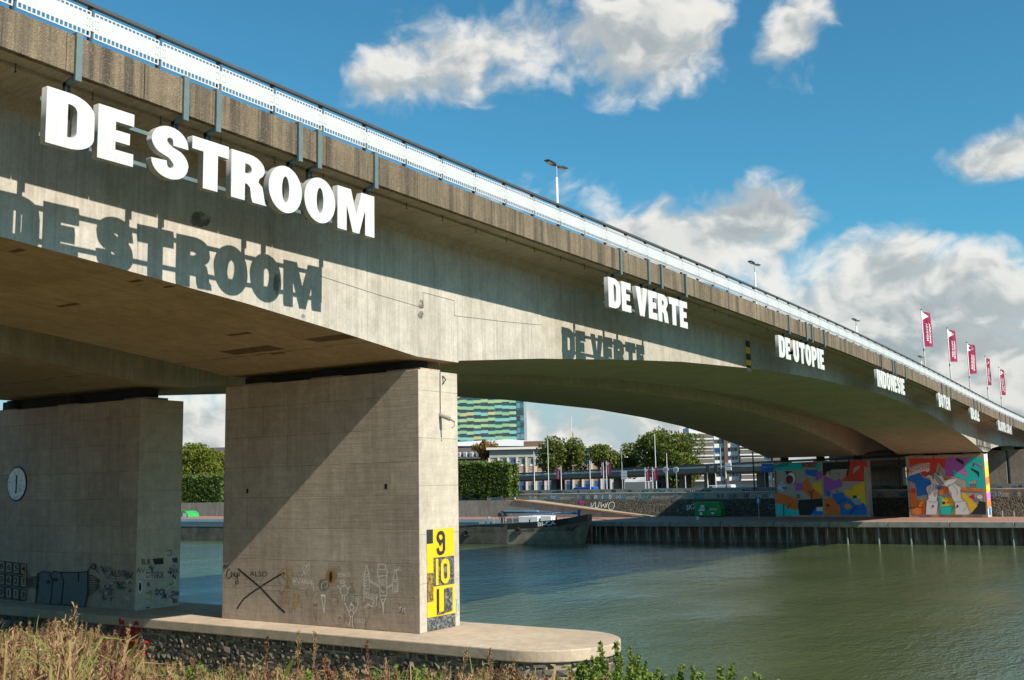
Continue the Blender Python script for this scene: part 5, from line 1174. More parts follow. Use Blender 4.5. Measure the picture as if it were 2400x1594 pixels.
for (za, zb) in rows:
    for j in range(nb):
        y = j*bw; w_ = MB().box(.12, .297, y+.4, y+bw-.4, za, zb).build('window', M['frame_white'], of)
        if r2.random() < (.25 if za > 2 else .7): MB().box(.08, .118, y+.5, y+bw-.5, za+.12, zb-.08).build('shutter', M['shutter_blue'], w_)
        else:
            MB().box(.08, .118, y+.5, y+bw*.55, za+.45, zb-.1).build('pane', M['glass_dark'], w_); MB().box(.08, .118, y+bw*.60, y+bw-.5, za+.12, zb-.1).build('pane', M['glass_sky'], w_)
        MB().box(.1, .296, y+.25, y+bw-.25, za-1.1, za-.1).build('spandrel', M['brick_pink'], of)
# chimney tower with a mast
X = 300
ct, wd = bld('chimney_tower', 'pale twin chimney tower with a thin mast behind the round plane tree', X, 1337, 1350, 'tower'); zt_ = zpx(X, 1343, 1007, ct)
for (a, b) in ((0, wd*.3), (wd*.42, wd)): MB().box(0, 2.5, a, b, 0, zt_-(.4 if a == 0 else 0)).build('shaft', simple('tower_pale', (.55, .50, .44), .8), ct)
MB().box(.3, 2.2, wd*.3, wd*.42, 0, zt_-1).build('core', M['wall_brown'], ct); MB().tube([(1, wd*.6, zt_), (1, wd*.6, zpx(X, 1343, 975, ct))], .09, 6).build('mast', M['frame_white'], ct)
# apartment block with balconies
X = 186
ap, wd = bld('apartment_block', 'white apartment block with stacked balconies and a brown stair tower', X, 1622, 1850)
zf_ = [zpx(X, 1650, y, ap) for y in (1115, 1101.5, 1087.5, 1067, 1048, 1029, 1010)]
fl = (zf_[5]-zf_[2])/3; top = zf_[6]+1
MB().box(2.2, 14, 0, wd, 0, top).build('wall', M['render_white'], ap)
zz = [zf_[2]+fl*(i-3) for i in range(8)]
yl = lambda px: ypx(X, px, ap)
bays = [(1625, 1676, 'balcony'), (1680, 1702, 'win'), (1702, 1711, 'stair'), (1711, 1736, 'win'), (1738, 1795, 'balcony'), (1797, 1812, 'win'), (1814, 1850, 'balcony')]
for (pa, pb, kd) in bays:
    ya, yb = yl(pb), yl(pa)
    if kd == 'stair': MB().box(.8, 2.19, ya, yb, 0, top).build('stair_tower', simple('stair_brown', (.12, .085, .075), .9), ap); continue
    for i, z in enumerate(zz):
        if z < 1.5 or z+fl > top+.5: continue
        if kd == 'balcony':
            b_ = MB().box(.2, 2.19, ya, yb, z-.10, z+.14).build('balcony', M['render_white'], ap)
            MB().box(.22, .30, ya+.05, yb-.05, z+.9, z+1.02).build('rail', M['frame_white'], b_); MB().box(.24, .28, ya+.05, yb-.05, z+.14, z+.9).build('railing_panel', simple('rail_dark', (.16, .14, .12), .5), b_)
            nn = max(2, int((yb-ya)/1.8)); st_ = (yb-ya)/nn
            for j in range(nn): MB().box(2.10, 2.195, ya+j*st_+.12, ya+(j+1)*st_-.12, z+.35, z+fl-.35).build('window', (M['glass_dark'], M['glass_teal'], M['glass_dark'], M['wall_brown'])[(j+i) % 4], ap)
        else:
            MB().box(1.4, 2.19, ya, yb, z-.1, z+fl*.42).build('bay_panel', M['render_white'], ap)
            nn = 3; st_ = (yb-ya)/nn
            for j in range(nn):
                w_ = MB().box(2.05, 2.195, ya+j*st_+.03, ya+(j+1)*st_-.03, z+fl*.46, z+fl-.2).build('window', M['frame_white'], ap); MB().box(2.0, 2.048, ya+j*st_+.12, ya+(j+1)*st_-.12, z+fl*.5, z+fl-.28).build('pane', M['glass_sky'] if (i+j) % 2 else M['glass_dark'], w_)
MB().box(.2, 1.9, yl(1790), yl(1740), zf_[5]-.3, zf_[5]-.05).build('orange_awning', simple('awning_orange', (.7, .16, .03), .7), ap)
for (pa, pb, lb) in ((1535, 1625, 'brown brick wing with dark glass behind the banners'),):
    t, w_ = bld('brick_wing', lb, 190, pa, pb); zt_ = zpx(190, 1580, 1108, t)
    MB().box(0, 8, 0, w_, 0, zt_).build('wall', M['wall_brown'], t)
    for j in range(5): MB().box(-.05, -.002, w_*j/5+.3, w_*(j+1)/5-.4, .4, zt_*.55).build('window', M['glass_dark'], t)
# houses behind the trees of the left gap
for i, (pa, pb, yt, mt, lb) in enumerate(((478, 508, 1054, 'render_white', 'white gabled house above the trees in the gap between the near piers'), (506, 540, 1064, 'brick_pink', 'pinkish brick house at the right of the gap between the near piers'))):
    t, w_ = bld('gabled_house', lb, 230, pa, pb); zt_ = zpx(230, pa, yt+8, t)
    MB().box(0, 8, 0, w_, 0, zt_-1).build('wall', M[mt], t); MB().prism([(0-.2, zt_-1), (w_+.2, zt_-1), (w_/2, zt_+.9)], 'x', -.3, 8.3).build('roof', M['roof_white'] if i == 0 else M['brick_brown'], t)
    for j in range(2): MB().box(-.06, -.002, w_*(.2+.4*j), w_*(.4+.4*j), zt_-3, zt_-1.6).build('window', M['glass_dark'], t)
# houses closing the far street left and right of the view
r3 = random.Random(33); ORD = ('first', 'second', 'third', 'fourth', 'fifth', 'sixth', 'seventh', 'eighth')
for (side, X0, ya, cnt, hmin) in (('left of the office block', 225, 165, 6, 7.5), ('right behind the far piers', 215, -75, 8, 6.5)):
    for i in range(cnt):
        w_ = r3.uniform(11, 16); h = hmin+r3.uniform(0, 2.5); cn = r3.choice((('brick_brown', 'dark brick'), ('brick_pink', 'pink brick'), ('wall_cream', 'cream')))
        t = thing('terrace_house', cn[1]+' terrace house, '+ORD[i]+' in the row '+side, 'house', (X0-ya*.3+20, ya, GZ), .3, 'terrace houses of the far street'); ya += w_*.96
        MB().box(0, 9, 0, w_, 0, h).build('wall', M[cn[0]], t); MB().prism([(-.4, h+.002), (9.4, h+.002), (4.5, h+3.2)], 'y', -.1, w_+.0).build('roof', simple('roof_slate', (.09, .07, .065), .8), t)
        for q in range(2):
            for s_ in range(4): MB().box(-.06, -.002, w_*(.08+.24*s_), w_*(.20+.24*s_), .8+q*2.8, 2.3+q*2.8).build('window', M['glass_dark'], t)

# ---------------------------------------------------------------- elevated road behind the embankment
va, vb = at(1200, 1114.5, 168), at(1850, 1085, 146)
vd = thing('road_viaduct', 'low elevated road with a brown edge beam and pale rail crossing behind the embankment', 'viaduct', (va.x, va.y, GZ))
dv = vb-va; ext = [va-dv*.6, va, vb, vb+dv*.4]; ext[0].z = va.z-.6; ext[3].z = vb.z+.3
def beam(z0, z1, d0, d1, name, mat): return wbuild(MB().loft([[(p.x+d0, p.y, p.z+z0), (p.x+d1, p.y, p.z+z0), (p.x+d1, p.y, p.z+z1), (p.x+d0, p.y, p.z+z1)] for p in ext]), name, mat, vd)
beam(-.95, -.22, 0, 8, 'edge_beam', M['wall_brown']); beam(-.20, .04, -.15, .25, 'parapet_rail', simple('rail_pale', (.55, .55, .53), .6)); beam(.1, .42, .3, .36, 'guard_rail', M['steel_dark']); beam(-1.15, -.97, 1.5, 6.5, 'soffit_beam', M['wall_grey'])
for u in (-.35, -.1, .16, .42, .66, .74, .9, 1.15):
    p = va+dv*u; wbuild(MB().box(p.x+2.5, p.x+4.5, p.y-.55, p.y+.55, GZ, p.z-1.1), 'column', M['wall_brown'], vd)

# ---------------------------------------------------------------- cars and street furniture on the far road
def car_parts(kind):
    if kind == 'van': prof_ = [(-2.4, .35), (2.35, .35), (2.4, .95), (1.75, 1.1), (1.15, 1.85), (-2.3, 1.95), (-2.4, 1.7)]; gl = [(1.05, 1.78), (1.62, 1.15), (.55, 1.15), (.55, 1.78)]
    else: prof_ = [(-2.1, .32), (2.1, .32), (2.15, .72), (1.25, .90), (.55, 1.40), (-.95, 1.44), (-1.75, .95), (-2.1, .90)]; gl = [(.48, 1.33), (1.1, .92), (-1.55, .95), (-.90, 1.36)]
    return prof_, gl
simple('tyre', (.02, .02, .02), .9)
def car(label, px, X, colname, col, kind='car', rz=HPI):
    t = thing('parked_van' if kind == 'van' else 'parked_car', label, 'van' if kind == 'van' else 'car', (X, at(px, 1140, X).y, GZ+.004), rz, 'vehicles on the far road')
    pr, gl = car_parts(kind); MB().prism(pr, 'y', -.86, .86).build('body', simple(colname, col, .3, .1, .05, 2, .6), t, bevel=.07)
    for s in (-1, 1):
        MB().prism(gl, 'y', .865*s, .875*s).build('side_window', M['glass_dark'], t)
        for u in (-1.35, 1.35): MB().tube([(u, .70*s, .33), (u, .90*s, .33)], .33, 14).build('wheel', M['tyre'], t)
    for s in (-1, 1): MB().box(2.05, 2.2 if kind == 'car' else 2.42, .5*s-.14, .5*s+.14, .58, .70).build('headlight', M['frame_white'], t)
    return t
car('bright blue van driving behind the graffiti wall', 1366, 148, 'car_blue', (.02, .09, .42), 'van'); car('white van behind the parapet left of the apartment ground floor', 1683, 146, 'car_white', (.70, .70, .70), 'van')
for (px, X, cn, cc, lb) in ((1298, 149, 'car_teal', (.05, .14, .17), 'dark teal car behind the graffiti wall under the red banner'), (1437, 148, 'car_silver', (.34, .36, .38), 'silver car behind the parapet right of the twin banners'), (1395, 152, 'car_grey', (.12, .14, .14), 'dark grey car right of the blue van'), (1742, 146, 'car_white', (.7, .7, .7), 'white car left of the black lamp post by the apartments'), (1756, 150, 'car_silver', (.34, .36, .38), 'silver car partly hidden by the black lamp post'), (1777, 146, 'car_white', (.7, .7, .7), 'white car right of the black lamp post by the apartments'), (1807, 147, 'car_red', (.35, .05, .04), 'red car beside the left edge of the colour patch mural'), (1590, 150, 'car_grey', (.12, .14, .14), 'dark grey car below the two round signs')): car(lb, px, X, cn, cc)
simple('pole_white', (.62, .62, .60), .5, 0, .05, 2); BR = bright('banner_red', (.42, .015, .09))
def mast(label, px, ytop, X, r=.07, name='flag_mast', zb=GZ):
    p = at(px, ytop, X); t = thing(name, label, 'mast', (X, p.y, zb)); h = p.z-zb
    MB().tube([(0, 0, 0), (0, 0, h*.5), (0, 0, h)], [r*1.2, r, r*.7], 8).build('pole', M['pole_white'], t); MB().tube([(0, 0, h), (0, 0, h+.12)], [r*1.1, r*.4], 8).build('finial', M['steel_dark'], t); return t, h
for (px, yt, X, lb) in ((1251, 1058, 146, 'thin white mast in front of the office block left of the round plane tree'), (1283.5, 1032, 158, 'tall thin white mast standing before the round plane tree'), (1382, 1079, 146, 'short white mast right of the round plane tree'), (1534, 1017, 144, 'tallest white mast before the tallest tree'), (1562, 1062, 146, 'white mast right of the tallest mast'), (1206, 1105, 131.5, 'thin pale pole at the right end of the clipped trees'), (1606, 1115, 146, 'short white mast below the apartment balconies'), (1519, 1095, 145, 'short white mast between two dark red banners')): mast(lb, px, yt, X)
for i, (px, yt, sd, lb) in enumerate(((1314.5, 1092, 1, 'red banner on a white pole in front of the round plane tree'), (1413.5, 1083, 1, 'narrow red banner left of the pair before the middle tree'), (1420.5, 1081, -1, 'red banner right of the pair before the middle tree'), (1511.5, 1096, -1, 'red banner left of the short white mast by the tallest tree'), (1528.5, 1095, -1, 'bright red banner right of the short white mast by the tallest tree'))):
    t, h = mast(lb, px, yt, 143, .07, 'banner_pole'); t['group'] = 'red banners on the far road'; t['category'] = 'banner'
    w_ = .72 if i != 1 else .3; hh = 2.0
    MB().loft([[(.02*math.sin(u*3), sd*(.08+u*w_), h-.1), (.02*math.sin(u*3)+.015, sd*(.08+u*w_), h-.1), (.05*math.sin(u*4+1)+.015, sd*(.08+u*w_), h-hh), (.05*math.sin(u*4+1), sd*(.08+u*w_), h-hh)] for u in (0, .25, .5, .75, 1)]).build('banner', BR, t)
    MB().add([(-.05, sd*.09, h-.12), (-.05, sd*(.09+w_*.75), h-.35), (-.05, sd*.09, h-.75)], [(0, 1, 2)]).build('emblem', M['frame_white'], t)
    v, f = text_polys('ARNHEM', .36); MB().add([(-.06, sd*(.08+w_*.5)+y, h-1.3-x*.9) for (x, y) in v], f).build('lettering', M['frame_white'], t)
# double arm street lamp, direction signs, round signs, gantry
X = 140; p = at(1456.5, 1062, X); t = thing('street_lamp', 'double arm street lamp before the middle tree', 'street lamp', (X, p.y, GZ)); h = p.z-GZ
MB().tube([(0, 0, 0), (0, 0, h)], [.09, .06], 8).build('pole', simple('galvanised', (.42, .43, .43), .45, .5), t)
for (px, py, s) in ((1431, 1055, 1), (1467, 1071, -1)):
    q = at(px, py, X); MB().tube([(0, 0, h-.1), (0, (q.y-p.y)*.5, (h+q.z-GZ)/2+.1), (0, q.y-p.y, q.z-GZ)], .04, 6).build('arm', M['galvanised'], t); MB().box(-.12, .12, q.y-p.y-.25, q.y-p.y+.25, q.z-GZ-.08, q.z-GZ+.04).build('lamp_head', M['frame_white'], t)
X = 139; p = at(1462, 1104, X); t = thing('direction_sign', 'stack of three white direction plates on a grey post', 'sign', (X, p.y, GZ)); h = p.z-GZ
MB().tube([(.06, 0, 0), (.06, 0, h)], .05, 8).build('post', M['galvanised'], t)
for i in range(3): MB().box(0, .03, -.48, .48, h-.36-i*.42, h-i*.42).build('plate', M['frame_white'], t, bevel=.02)
for (px, lb) in ((1560, 'left round pale disc sign above the elevated road'), (1584, 'right round pale disc sign above the elevated road')):
    X = 141; p = at(px, 1101, X); t = thing('disc_sign', lb, 'sign', (X, p.y, GZ)); h = p.z-GZ
    MB().tube([(.1, 0, 0), (.1, 0, h)], .05, 8).build('post', M['galvanised'], t); MB().tube([(-.04, 0, h), (.04, 0, h)], .42, 18).build('disc', M['frame_white'], t); MB().tube([(-.06, 0, h), (-.041, 0, h)], .26, 18).build('symbol', simple('disc_grey', (.28, .27, .22), .7), t)
for (px, yt, lb) in ((1657, 1092, 'left traffic signal with a dark head on a white post by the apartments'), (1676, 1092, 'right traffic signal with a dark head beside the white sign mast')):
    X = 140; p = at(px, yt, X); t = thing('traffic_signal', lb, 'traffic light', (X, p.y, GZ)); h = p.z-GZ
    MB().tube([(0, 0, 0), (0, 0, h)], .075, 8).build('post', M['pole_white'], t); MB().box(-.2, .1, -.38, .1, h-.85, h+.05).build('signal_head', M['steel_dark'], t, bevel=.04)
X = 140; p = at(1700, 1085, X); t = thing('sign_mast', 'white mast with two box signs and black rings at its foot', 'sign', (X, p.y, GZ)); h = p.z-GZ
MB().tube([(0, 0, 0), (0, 0, h)], .10, 8).build('post', M['pole_white'], t); MB().box(-.1, .1, -.85, -.05, h-.45, h).build('box_sign', M['frame_white'], t, bevel=.03); MB().box(-.1, .1, -.85, -.05, h-1.05, h-.6).build('box_sign', M['frame_white'], t, bevel=.03)
for i in range(4): MB().tube([(0, 0, .9+i*.25), (0, 0, 1.02+i*.25)], .115, 8).build('ring', M['steel_dark'], t)
X = 138; p = at(1799, 1087, X); t = thing('road_sign', 'large blue road direction sign left of the colour patch mural', 'road sign', (X, p.y, GZ)); h = p.z-GZ
MB().box(0, .06, -.85, .85, h-1.15, h).build('panel', simple('sign_blue', (.02, .14, .42), .5), t); MB().tube([(.12, .5, 0), (.12, .5, h-.1)], .06, 8).build('post', M['galvanised'], t); MB().tube([(.12, -.5, 0), (.12, -.5, h-.1)], .06, 8).build('post', M['galvanised'], t)
v, f = text_polys('Centrum', .30); m_ = MB(); m_.add([(-.012, .38-x*.55, h-.45+y*.8) for (x, y) in v], f); m_.add([(-.012, -.42-x*.5, h-.40+y*.8) for (x, y) in v], f); m_.build('lettering', M['frame_white'], t)
p = at(1675, 1060, 150); t, h = mast('white pole flying a small blue and white flag before the apartment block', 1688, 1048, 150, .05); MB().box(-.01, .01, .05, .9, h-.85, h-.3).build('flag', simple('flag_blue', (.02, .19, .50), .6), t); MB().box(-.01, .01, .05, .9, h-1.05, h-.853).build('flag_edge', M['frame_white'], t)
# ---------------------------------------------------------------- lamps and flags on the bridge
def deck_lamp(px, py, label):
    Y = 21.35; p = atY(px, py, Y); zb = zf(p.x)+.724; t = thing('bridge_lamp', label, 'street lamp', (p.x, Y, zb), 0, 'twin lamps on the bridge walkway'); h = p.z-zb
    MB().tube([(0, 0, 0), (0, 0, .3), (0, 0, h*.86)], [.075, .06, .05], 12).build('pole', M['pole_white'], t, smooth=True)
    MB().tube([(0, 0, h*.86), (0, 0, h+.02)], .028, 8).build('spigot', M['galvanised'], t)
    for s in (-1, 1):
        a = MB().loft([[(s*.05, -.05, h-.01), (s*.05, .05, h-.01), (s*.05, .05, h+.045), (s*.05, -.05, h+.045)], [(s*.25, -.13, h+.01), (s*.25, .13, h+.01), (s*.25, .13, h+.075), (s*.25, -.13, h+.075)], [(s*.75, -.11, h+.06), (s*.75, .11, h+.06), (s*.75, .11, h+.10), (s*.75, -.11, h+.10)]])
        o = a.build('lamp_head', M['steel_dark'], t); MB().box(min(s*.32, s*.68), max(s*.32, s*.68), -.08, .08, h+.012, h+.022).build('lens', simple('lens', (.45, .40, .28), .3), o)
for (px, py, lb) in ((1304, 390, 'nearest twin headed lamp on the bridge, against the blue sky'), (1768, 620, 'second twin headed lamp on the bridge before the big cloud'), (2006, 752, 'third twin headed lamp, left of the flags on the bridge'), (2158, 838, 'farthest twin headed lamp beside the first bridge flag')): deck_lamp(px, py, lb)
FR = bright('flag_red', (.25, .012, .055)); FP = bright('flag_violet', (.16, .07, .25)); FW = bright('flag_white', (.72, .70, .70))
def deck_flag(px, py, label, wave, width):
    Y = 21.35; p = atY(px, py, Y); zb = zf(p.x)+.724; t = thing('bridge_flag', label, 'flag', (p.x, Y, zb), 0, 'red vertical flags on the bridge'); h = p.z-zb
    MB().tube([(0, 0, 0), (0, 0, h*.5), (0, 0, h)], [.075, .06, .045], 10).build('pole', M['pole_white'], t, smooth=True)
    MB().tube([(0, 0, h), (0, 0, h+.10)], [.07, .05], 8).build('finial', M['steel_dark'], t); MB().box(-.09, -.03, -.05, .05, h-3.7, h-3.45).build('cleat', M['steel_dark'], t)
    # cloth hangs towards the far end, rippled
    n, m = 10, 18; hh = 3.15; gx = .62; gy = -.785
    def pt(u, w_):
        wd = width*(1-.08*math.sin(w_*6+wave)); d = .05+u*wd; r = .10*u*math.sin(2.2*w_*math.pi+wave+u*2.5)+.03*math.sin(u*7+wave)
        return (d*gx-r*gy*.8, d*gy+r*.62, h-.10-hh*w_-.18*u*(1-w_)+.06*u*math.sin(5*w_+wave))
    vs = [pt(i/n, j/m) for i in range(n+1) for j in range(m+1)]
    mb = MB()
    for off, fl in ((-.006, 0), (.006, 0)): mb.add([(a, b+off, c) for (a, b, c) in vs], [(i*(m+1)+j, i*(m+1)+j+1, (i+1)*(m+1)+j+1, (i+1)*(m+1)+j) for i in range(n) for j in range(m)], 0)
    cl = mb.build('cloth', FR, t, smooth=True)
    def onc(q, lift=.016): 
        a, b, c = pt(max(0, min(1, q[0])), max(0, min(1, q[1]))); return (a, b-lift, c)
    em = MB(); N_ = 8
    for i in range(N_):
        a, b = i/N_, (i+1)/N_; f1 = lambda k: k if k < .5 else 1-k
        em.add([onc((0, .01+a*.24)), onc((0, .01+b*.24)), onc((.95*f1(b)*1.6, .01+b*.24)), onc((.95*f1(a)*1.6, .01+a*.24))], [(0, 1, 2, 3)])
    em.build('emblem', FW, cl)
    for (tx, u0, k_, mt) in (('ARNHEM', .40, .55, FW), ('AIRBORNE', .70, .62, FW)):
        v, f = text_polys(tx, 1.0, .02); w0 = max(x for x, y in v)*2
        MB().add([onc((u0+y*.26, .34+k_*.5*.9+x/w0*k_*.9), .02) for (x, y) in v], f).build('lettering', mt, cl)
for (px, py, wv, wdt, lb) in ((2159, 727, .3, .80, 'first and tallest looking red flag on the bridge'), (2220, 770, 1.1, .74, 'second red flag from the left on the bridge'), (2266, 804, 2.0, .78, 'third and middle red flag on the bridge'), (2309, 836, 3.6, .42, 'fourth red flag, furled narrow, on the bridge'), (2341, 862, 4.6, .55, 'rightmost red flag on the bridge')): deck_flag(px, py, lb, wv, wdt)

# ---------------------------------------------------------------- plants of the near bank
def grass_mat(name, c0, c1, c2):
    k = NT(name); oi = k.n('ShaderNodeObjectInfo'); n = k.noise(2.5, 4, .7); f = k.noise(25, 3, .7); c = k.mix(k.mr(n, .3, .7), c0, c1); c = k.mix(k.mr(f, .45, .7, 0, .8), c, c2); k.set(c, .75, 0, .2)
    tr = k.n('ShaderNodeBsdfTranslucent'); k.l(c, tr.inputs[0]); mx = k.n('ShaderNodeMixShader'); mx.inputs[0].default_value = .3
    k.l(k.b.outputs[0], mx.inputs[1]); k.l(tr.outputs[0], mx.inputs[2]); k.l(mx.outputs[0], k.out.inputs['Surface']); MATS[name] = k.m; return k.m
grass_mat('reed_dry', (.34, .23, .10), (.47, .325, .14), (.22, .14, .06)); grass_mat('reed_plume', (.37, .235, .12), (.48, .325, .17), (.25, .15, .08)); grass_mat('blade_green', (.11, .15, .03), (.20, .25, .05), (.30, .30, .08)); grass_mat('leaf_bush', (.09, .15, .022), (.17, .24, .04), (.27, .32, .08))
grass_mat('reed_red', (.22, .105, .06), (.32, .17, .10), (.14, .07, .045))
REED = [M['reed_dry'], M['reed_plume'], M['blade_green'], M['reed_red']]
def reed_arrays(seed, h, plume=.42, green=False, fat=1.5):
    """one reed: stalk, drooping leaves and a feathery head; returns verts, faces, material index"""
    q = random.Random(seed); m = MB(); lean = Vector((q.uniform(-.10, .10), q.uniform(-.16, .06), 0))
    def P(u): return Vector((lean.x*u*u*h, lean.y*u*u*h, u*h))
    def strip(a, b, c, w, mi):
        d = (c-a); s = d.cross(Vector((q.uniform(-1, 1), q.uniform(-1, 1), .2)));
        if s.length < 1e-5: return
        s.normalize(); s *= w; m.add([a-s*.6, a+s*.6, b+s, c, b-s], [(0, 1, 2, 4), (4, 2, 3)], mi)
    u0 = 1-plume/h
    for i in range(4):
        a, b = P(u0*i/4*1.02), P(u0*(i+1)/4*1.02); s = Vector((.0035, -.0045, 0)); m.add([a-s, a+s, b+s, b-s], [(0, 1, 2, 3)], 2 if green and i < 3 else 0)
    for i in range(q.randint(4, 6)):
        u = q.uniform(.15, .75)*u0; a = P(u); g_ = q.uniform(0, 6.28); L_ = q.uniform(.3, .6); d = Vector((math.cos(g_), math.sin(g_), 0))
        strip(a, a+d*L_*.35+Vector((0, 0, L_*.6)), a+d*L_*.75+Vector((0, 0, L_*q.uniform(.3, .95))), q.uniform(.003, .007), 2 if (green or q.random() < .18) else 0)
    if plume > .05:
        nb = 34
        for i in range(nb):
            u = u0+(1-u0)*i/nb; a = P(u); g_ = q.uniform(-.8, .8)+(3.14 if q.random() < .3 else 0)+4.2; L_ = plume*.42*(1-.6*i/nb)*q.uniform(.5, 1.2); d = Vector((math.cos(g_), math.sin(g_), 0))
            e = a+d*L_*.45+Vector((0, 0, L_*q.uniform(.6, 1.0))); b = (a+e)/2+Vector((0, 0, L_*.10)); strip(a, b, e, q.uniform(.0022, .0045)*fat, 1)
            for k_ in range(3): w_ = a.lerp(e, .35+.22*k_); strip(w_, w_+d*L_*.08+Vector((0, 0, .012)), w_+d*L_*.20+Vector((q.uniform(-.02, .02), q.uniform(-.02, .02), q.uniform(-.01, .04))), .0030*fat, 1)
    if seed % 3 == 1: m.m = [3 if k_ == 1 else k_ for k_ in m.m]
    if seed % 5 == 2: m.m = [3 if k_ == 0 else k_ for k_ in m.m]
    V = np.array(m.v); return V, m.f, m.m
def scatter(name, variants, spots, label, cat):
    Vs, ls, lt, mi, o = [], [], [], [], 0
    for (x, y, z, rz, sc, k_) in spots:
        V, F, MI = variants[k_]; c, s = math.cos(rz), math.sin(rz); W_ = V*sc
        Vs.append(np.stack([W_[:, 0]*c-W_[:, 1]*s+x, W_[:, 0]*s+W_[:, 1]*c+y, W_[:, 2]+z], 1))
        for f in F: ls.extend(i+o for i in f); lt.append(len(f))
        mi.extend(MI); o += len(V)
    V = np.concatenate(Vs).astype(np.float32); me = bpy.data.meshes.new(name); me.vertices.add(len(V)); me.vertices.foreach_set('co', V.ravel()); me.loops.add(len(ls)); me.loops.foreach_set('vertex_index', np.array(ls, dtype=np.int32)); me.polygons.add(len(lt))
    st_ = np.concatenate([[0], np.cumsum(lt)[:-1]]).astype(np.int32); me.polygons.foreach_set('loop_start', st_); me.polygons.foreach_set('loop_total', np.array(lt, dtype=np.int32)); me.polygons.foreach_set('material_index', np.array(mi, dtype=np.int32))
    for m_ in REED: me.materials.append(m_)
    me.update(); me.validate(); return tag(link(name, me), label, cat, None, 'stuff')
def pxof(x, y, z):
    v = Vector((x, y, z-CAMZ)); d = v.dot(fw); return 1200+FPX*v.dot(rt)/d, 797-FPX*v.dot(up)/d
q = random.Random(5)
VAR = [reed_arrays(i, 1.0, .28) for i in range(8)] + [reed_arrays(50+i, 1.0, 0, True) for i in range(4)] + [reed_arrays(70+i, 1.0, .22, True) for i in range(3)] + [reed_arrays(90+i, 1.0, 0) for i in range(4)]
def limit(px):
    """height line of the reed bed in the picture"""
    T = [(-300, 1500), (0, 1500), (150, 1492), (260, 1525), (330, 1572), (500, 1588), (700, 1584), (850, 1596), (1000, 1594), (1150, 1600), (1300, 1606), (1380, 1615), (1500, 1620), (3000, 1660)]
    for (a, b), (c, d) in zip(T, T[1:]):
        if a <= px <= c: return b+(d-b)*(px-a)/(c-a)
    return 1640
spots = []
tries = 0
while len(spots) < 4400 and tries < 90000:
    tries += 1
    x = q.uniform(4.5, 24); y = q.uniform(1, 34); z = gz(x, y)-.05
    px, py = pxof(x, y, z+1)
    if px < -250 or px > 1420: continue
    if px > 330 and q.random() < .45: continue
    lim = limit(px)+q.triangular(-52, 90, 12)
    # tallest stem that stays under the line
    d = Vector((x, y, 0)).length; dd = Vector((x, y, z-CAMZ)).dot(fw)
    hz = 1153-px*.0187; topz = CAMZ-(lim-hz)/FPX*dd
    h = topz-z
    if h < .55: continue
    h = min(h, 2.3)*q.uniform(.82, 1.0)
    k_ = q.randrange(8) if q.random() < .60 else q.randrange(8, 19)
    spots.append((x, y, z, q.uniform(-.6, .6) if k_ < 8 else q.uniform(0, 6.28), h, k_))
scatter('reeds', VAR, spots, 'bed of dry brown reeds and grass along the near bank', 'reeds')
# low grass mat underneath and to the right
sp2 = []
for i in range(5000):
    x = q.uniform(2.5, 25); y = q.uniform(-8, 34); z = gz(x, y)-.03; px, py = pxof(x, y, z+.5)
    if -250 < px < 2600 : sp2.append((x, y, z, q.uniform(0, 6.28), q.uniform(.35, .75), q.choice((8, 9, 10, 11, 8, 9, 10, 3))))
scatter('bank_grass', VAR, sp2, 'short mixed grass covering the near bank', 'grass')
# tall reed heads that stand clear of the bed
def tall_reed(px, ytop, X, h, label, seed, plume=.55):
    p = at(px, ytop, X); V, F, MI = reed_arrays(seed, h, plume, False, 3.2); me = bpy.data.meshes.new('reed'); z0 = p.z-h
    t = thing('tall_reed', label, 'reed', (p.x, p.y, z0), 0, 'tall reed heads on the near bank')
    for k_, nm in ((0, 'stem'), (1, 'plume')):
        m_ = MB()
        for f, mi in zip(F, MI):
            if (mi in (1, 3)) == (k_ == 1): m_.add([tuple(V[i]) for i in f], [tuple(range(len(f)))], 0)
        m_.build(nm, REED[3 if k_ == 1 and seed % 3 == 1 else k_], t)
for i, (px, yt, X, h, pl, lb) in enumerate(((178, 1415, 11.5, 2.3, .75, 'tallest curved reed head rising at the left before the shaded pier'), (75, 1455, 11, 2.1, .6, 'reed head at the left edge below the number grid'), (110, 1470, 11.5, 2.0, .6, 'reed head left of the tallest curved reed'), (240, 1478, 12, 2.0, .6, 'reed head right of the tallest curved reed'), (165, 1488, 12.5, 1.9, .5, 'short reed head below the tallest curved reed'), (275, 1488, 12, 1.9, .55, 'reed head before the red painted stones'), (700, 1478, 14, 2.0, .6, 'forked reed head before the coping under the crossed out writing'), (735, 1483, 14.5, 1.9, .5, 'leaning reed head right of the forked reed head'), (868, 1503, 15, 1.9, .5, 'slim reed head before the stones under the drawn spray cans'), (1060, 1520, 14, 1.9, .5, 'dark reed head before the stones below the pier corner'), (1148, 1522, 14.5, 1.9, .5, 'upright reed head nearest the rounded end of the footing'), (625, 1494, 13.5, 1.9, .5, 'reed head left of the forked reed head'))): tall_reed(px, yt, X, h, lb, 200+i, pl)
q = random.Random(77)
for i in range(16):
    px = q.uniform(-20, 330); tall_reed(px, q.uniform(1462, 1515), q.uniform(9.5, 13), q.uniform(1.6, 2.1), 'feathery reed head in the dense clump at the lower left', 400+i, q.uniform(.4, .6))
for i in range(9):
    px = q.uniform(380, 1300); tall_reed(px, q.uniform(1545, 1580), q.uniform(10, 15), q.uniform(1.6, 2.0), 'low reed head in the sparse bed before the stone footing', 430+i, q.uniform(.3, .5))
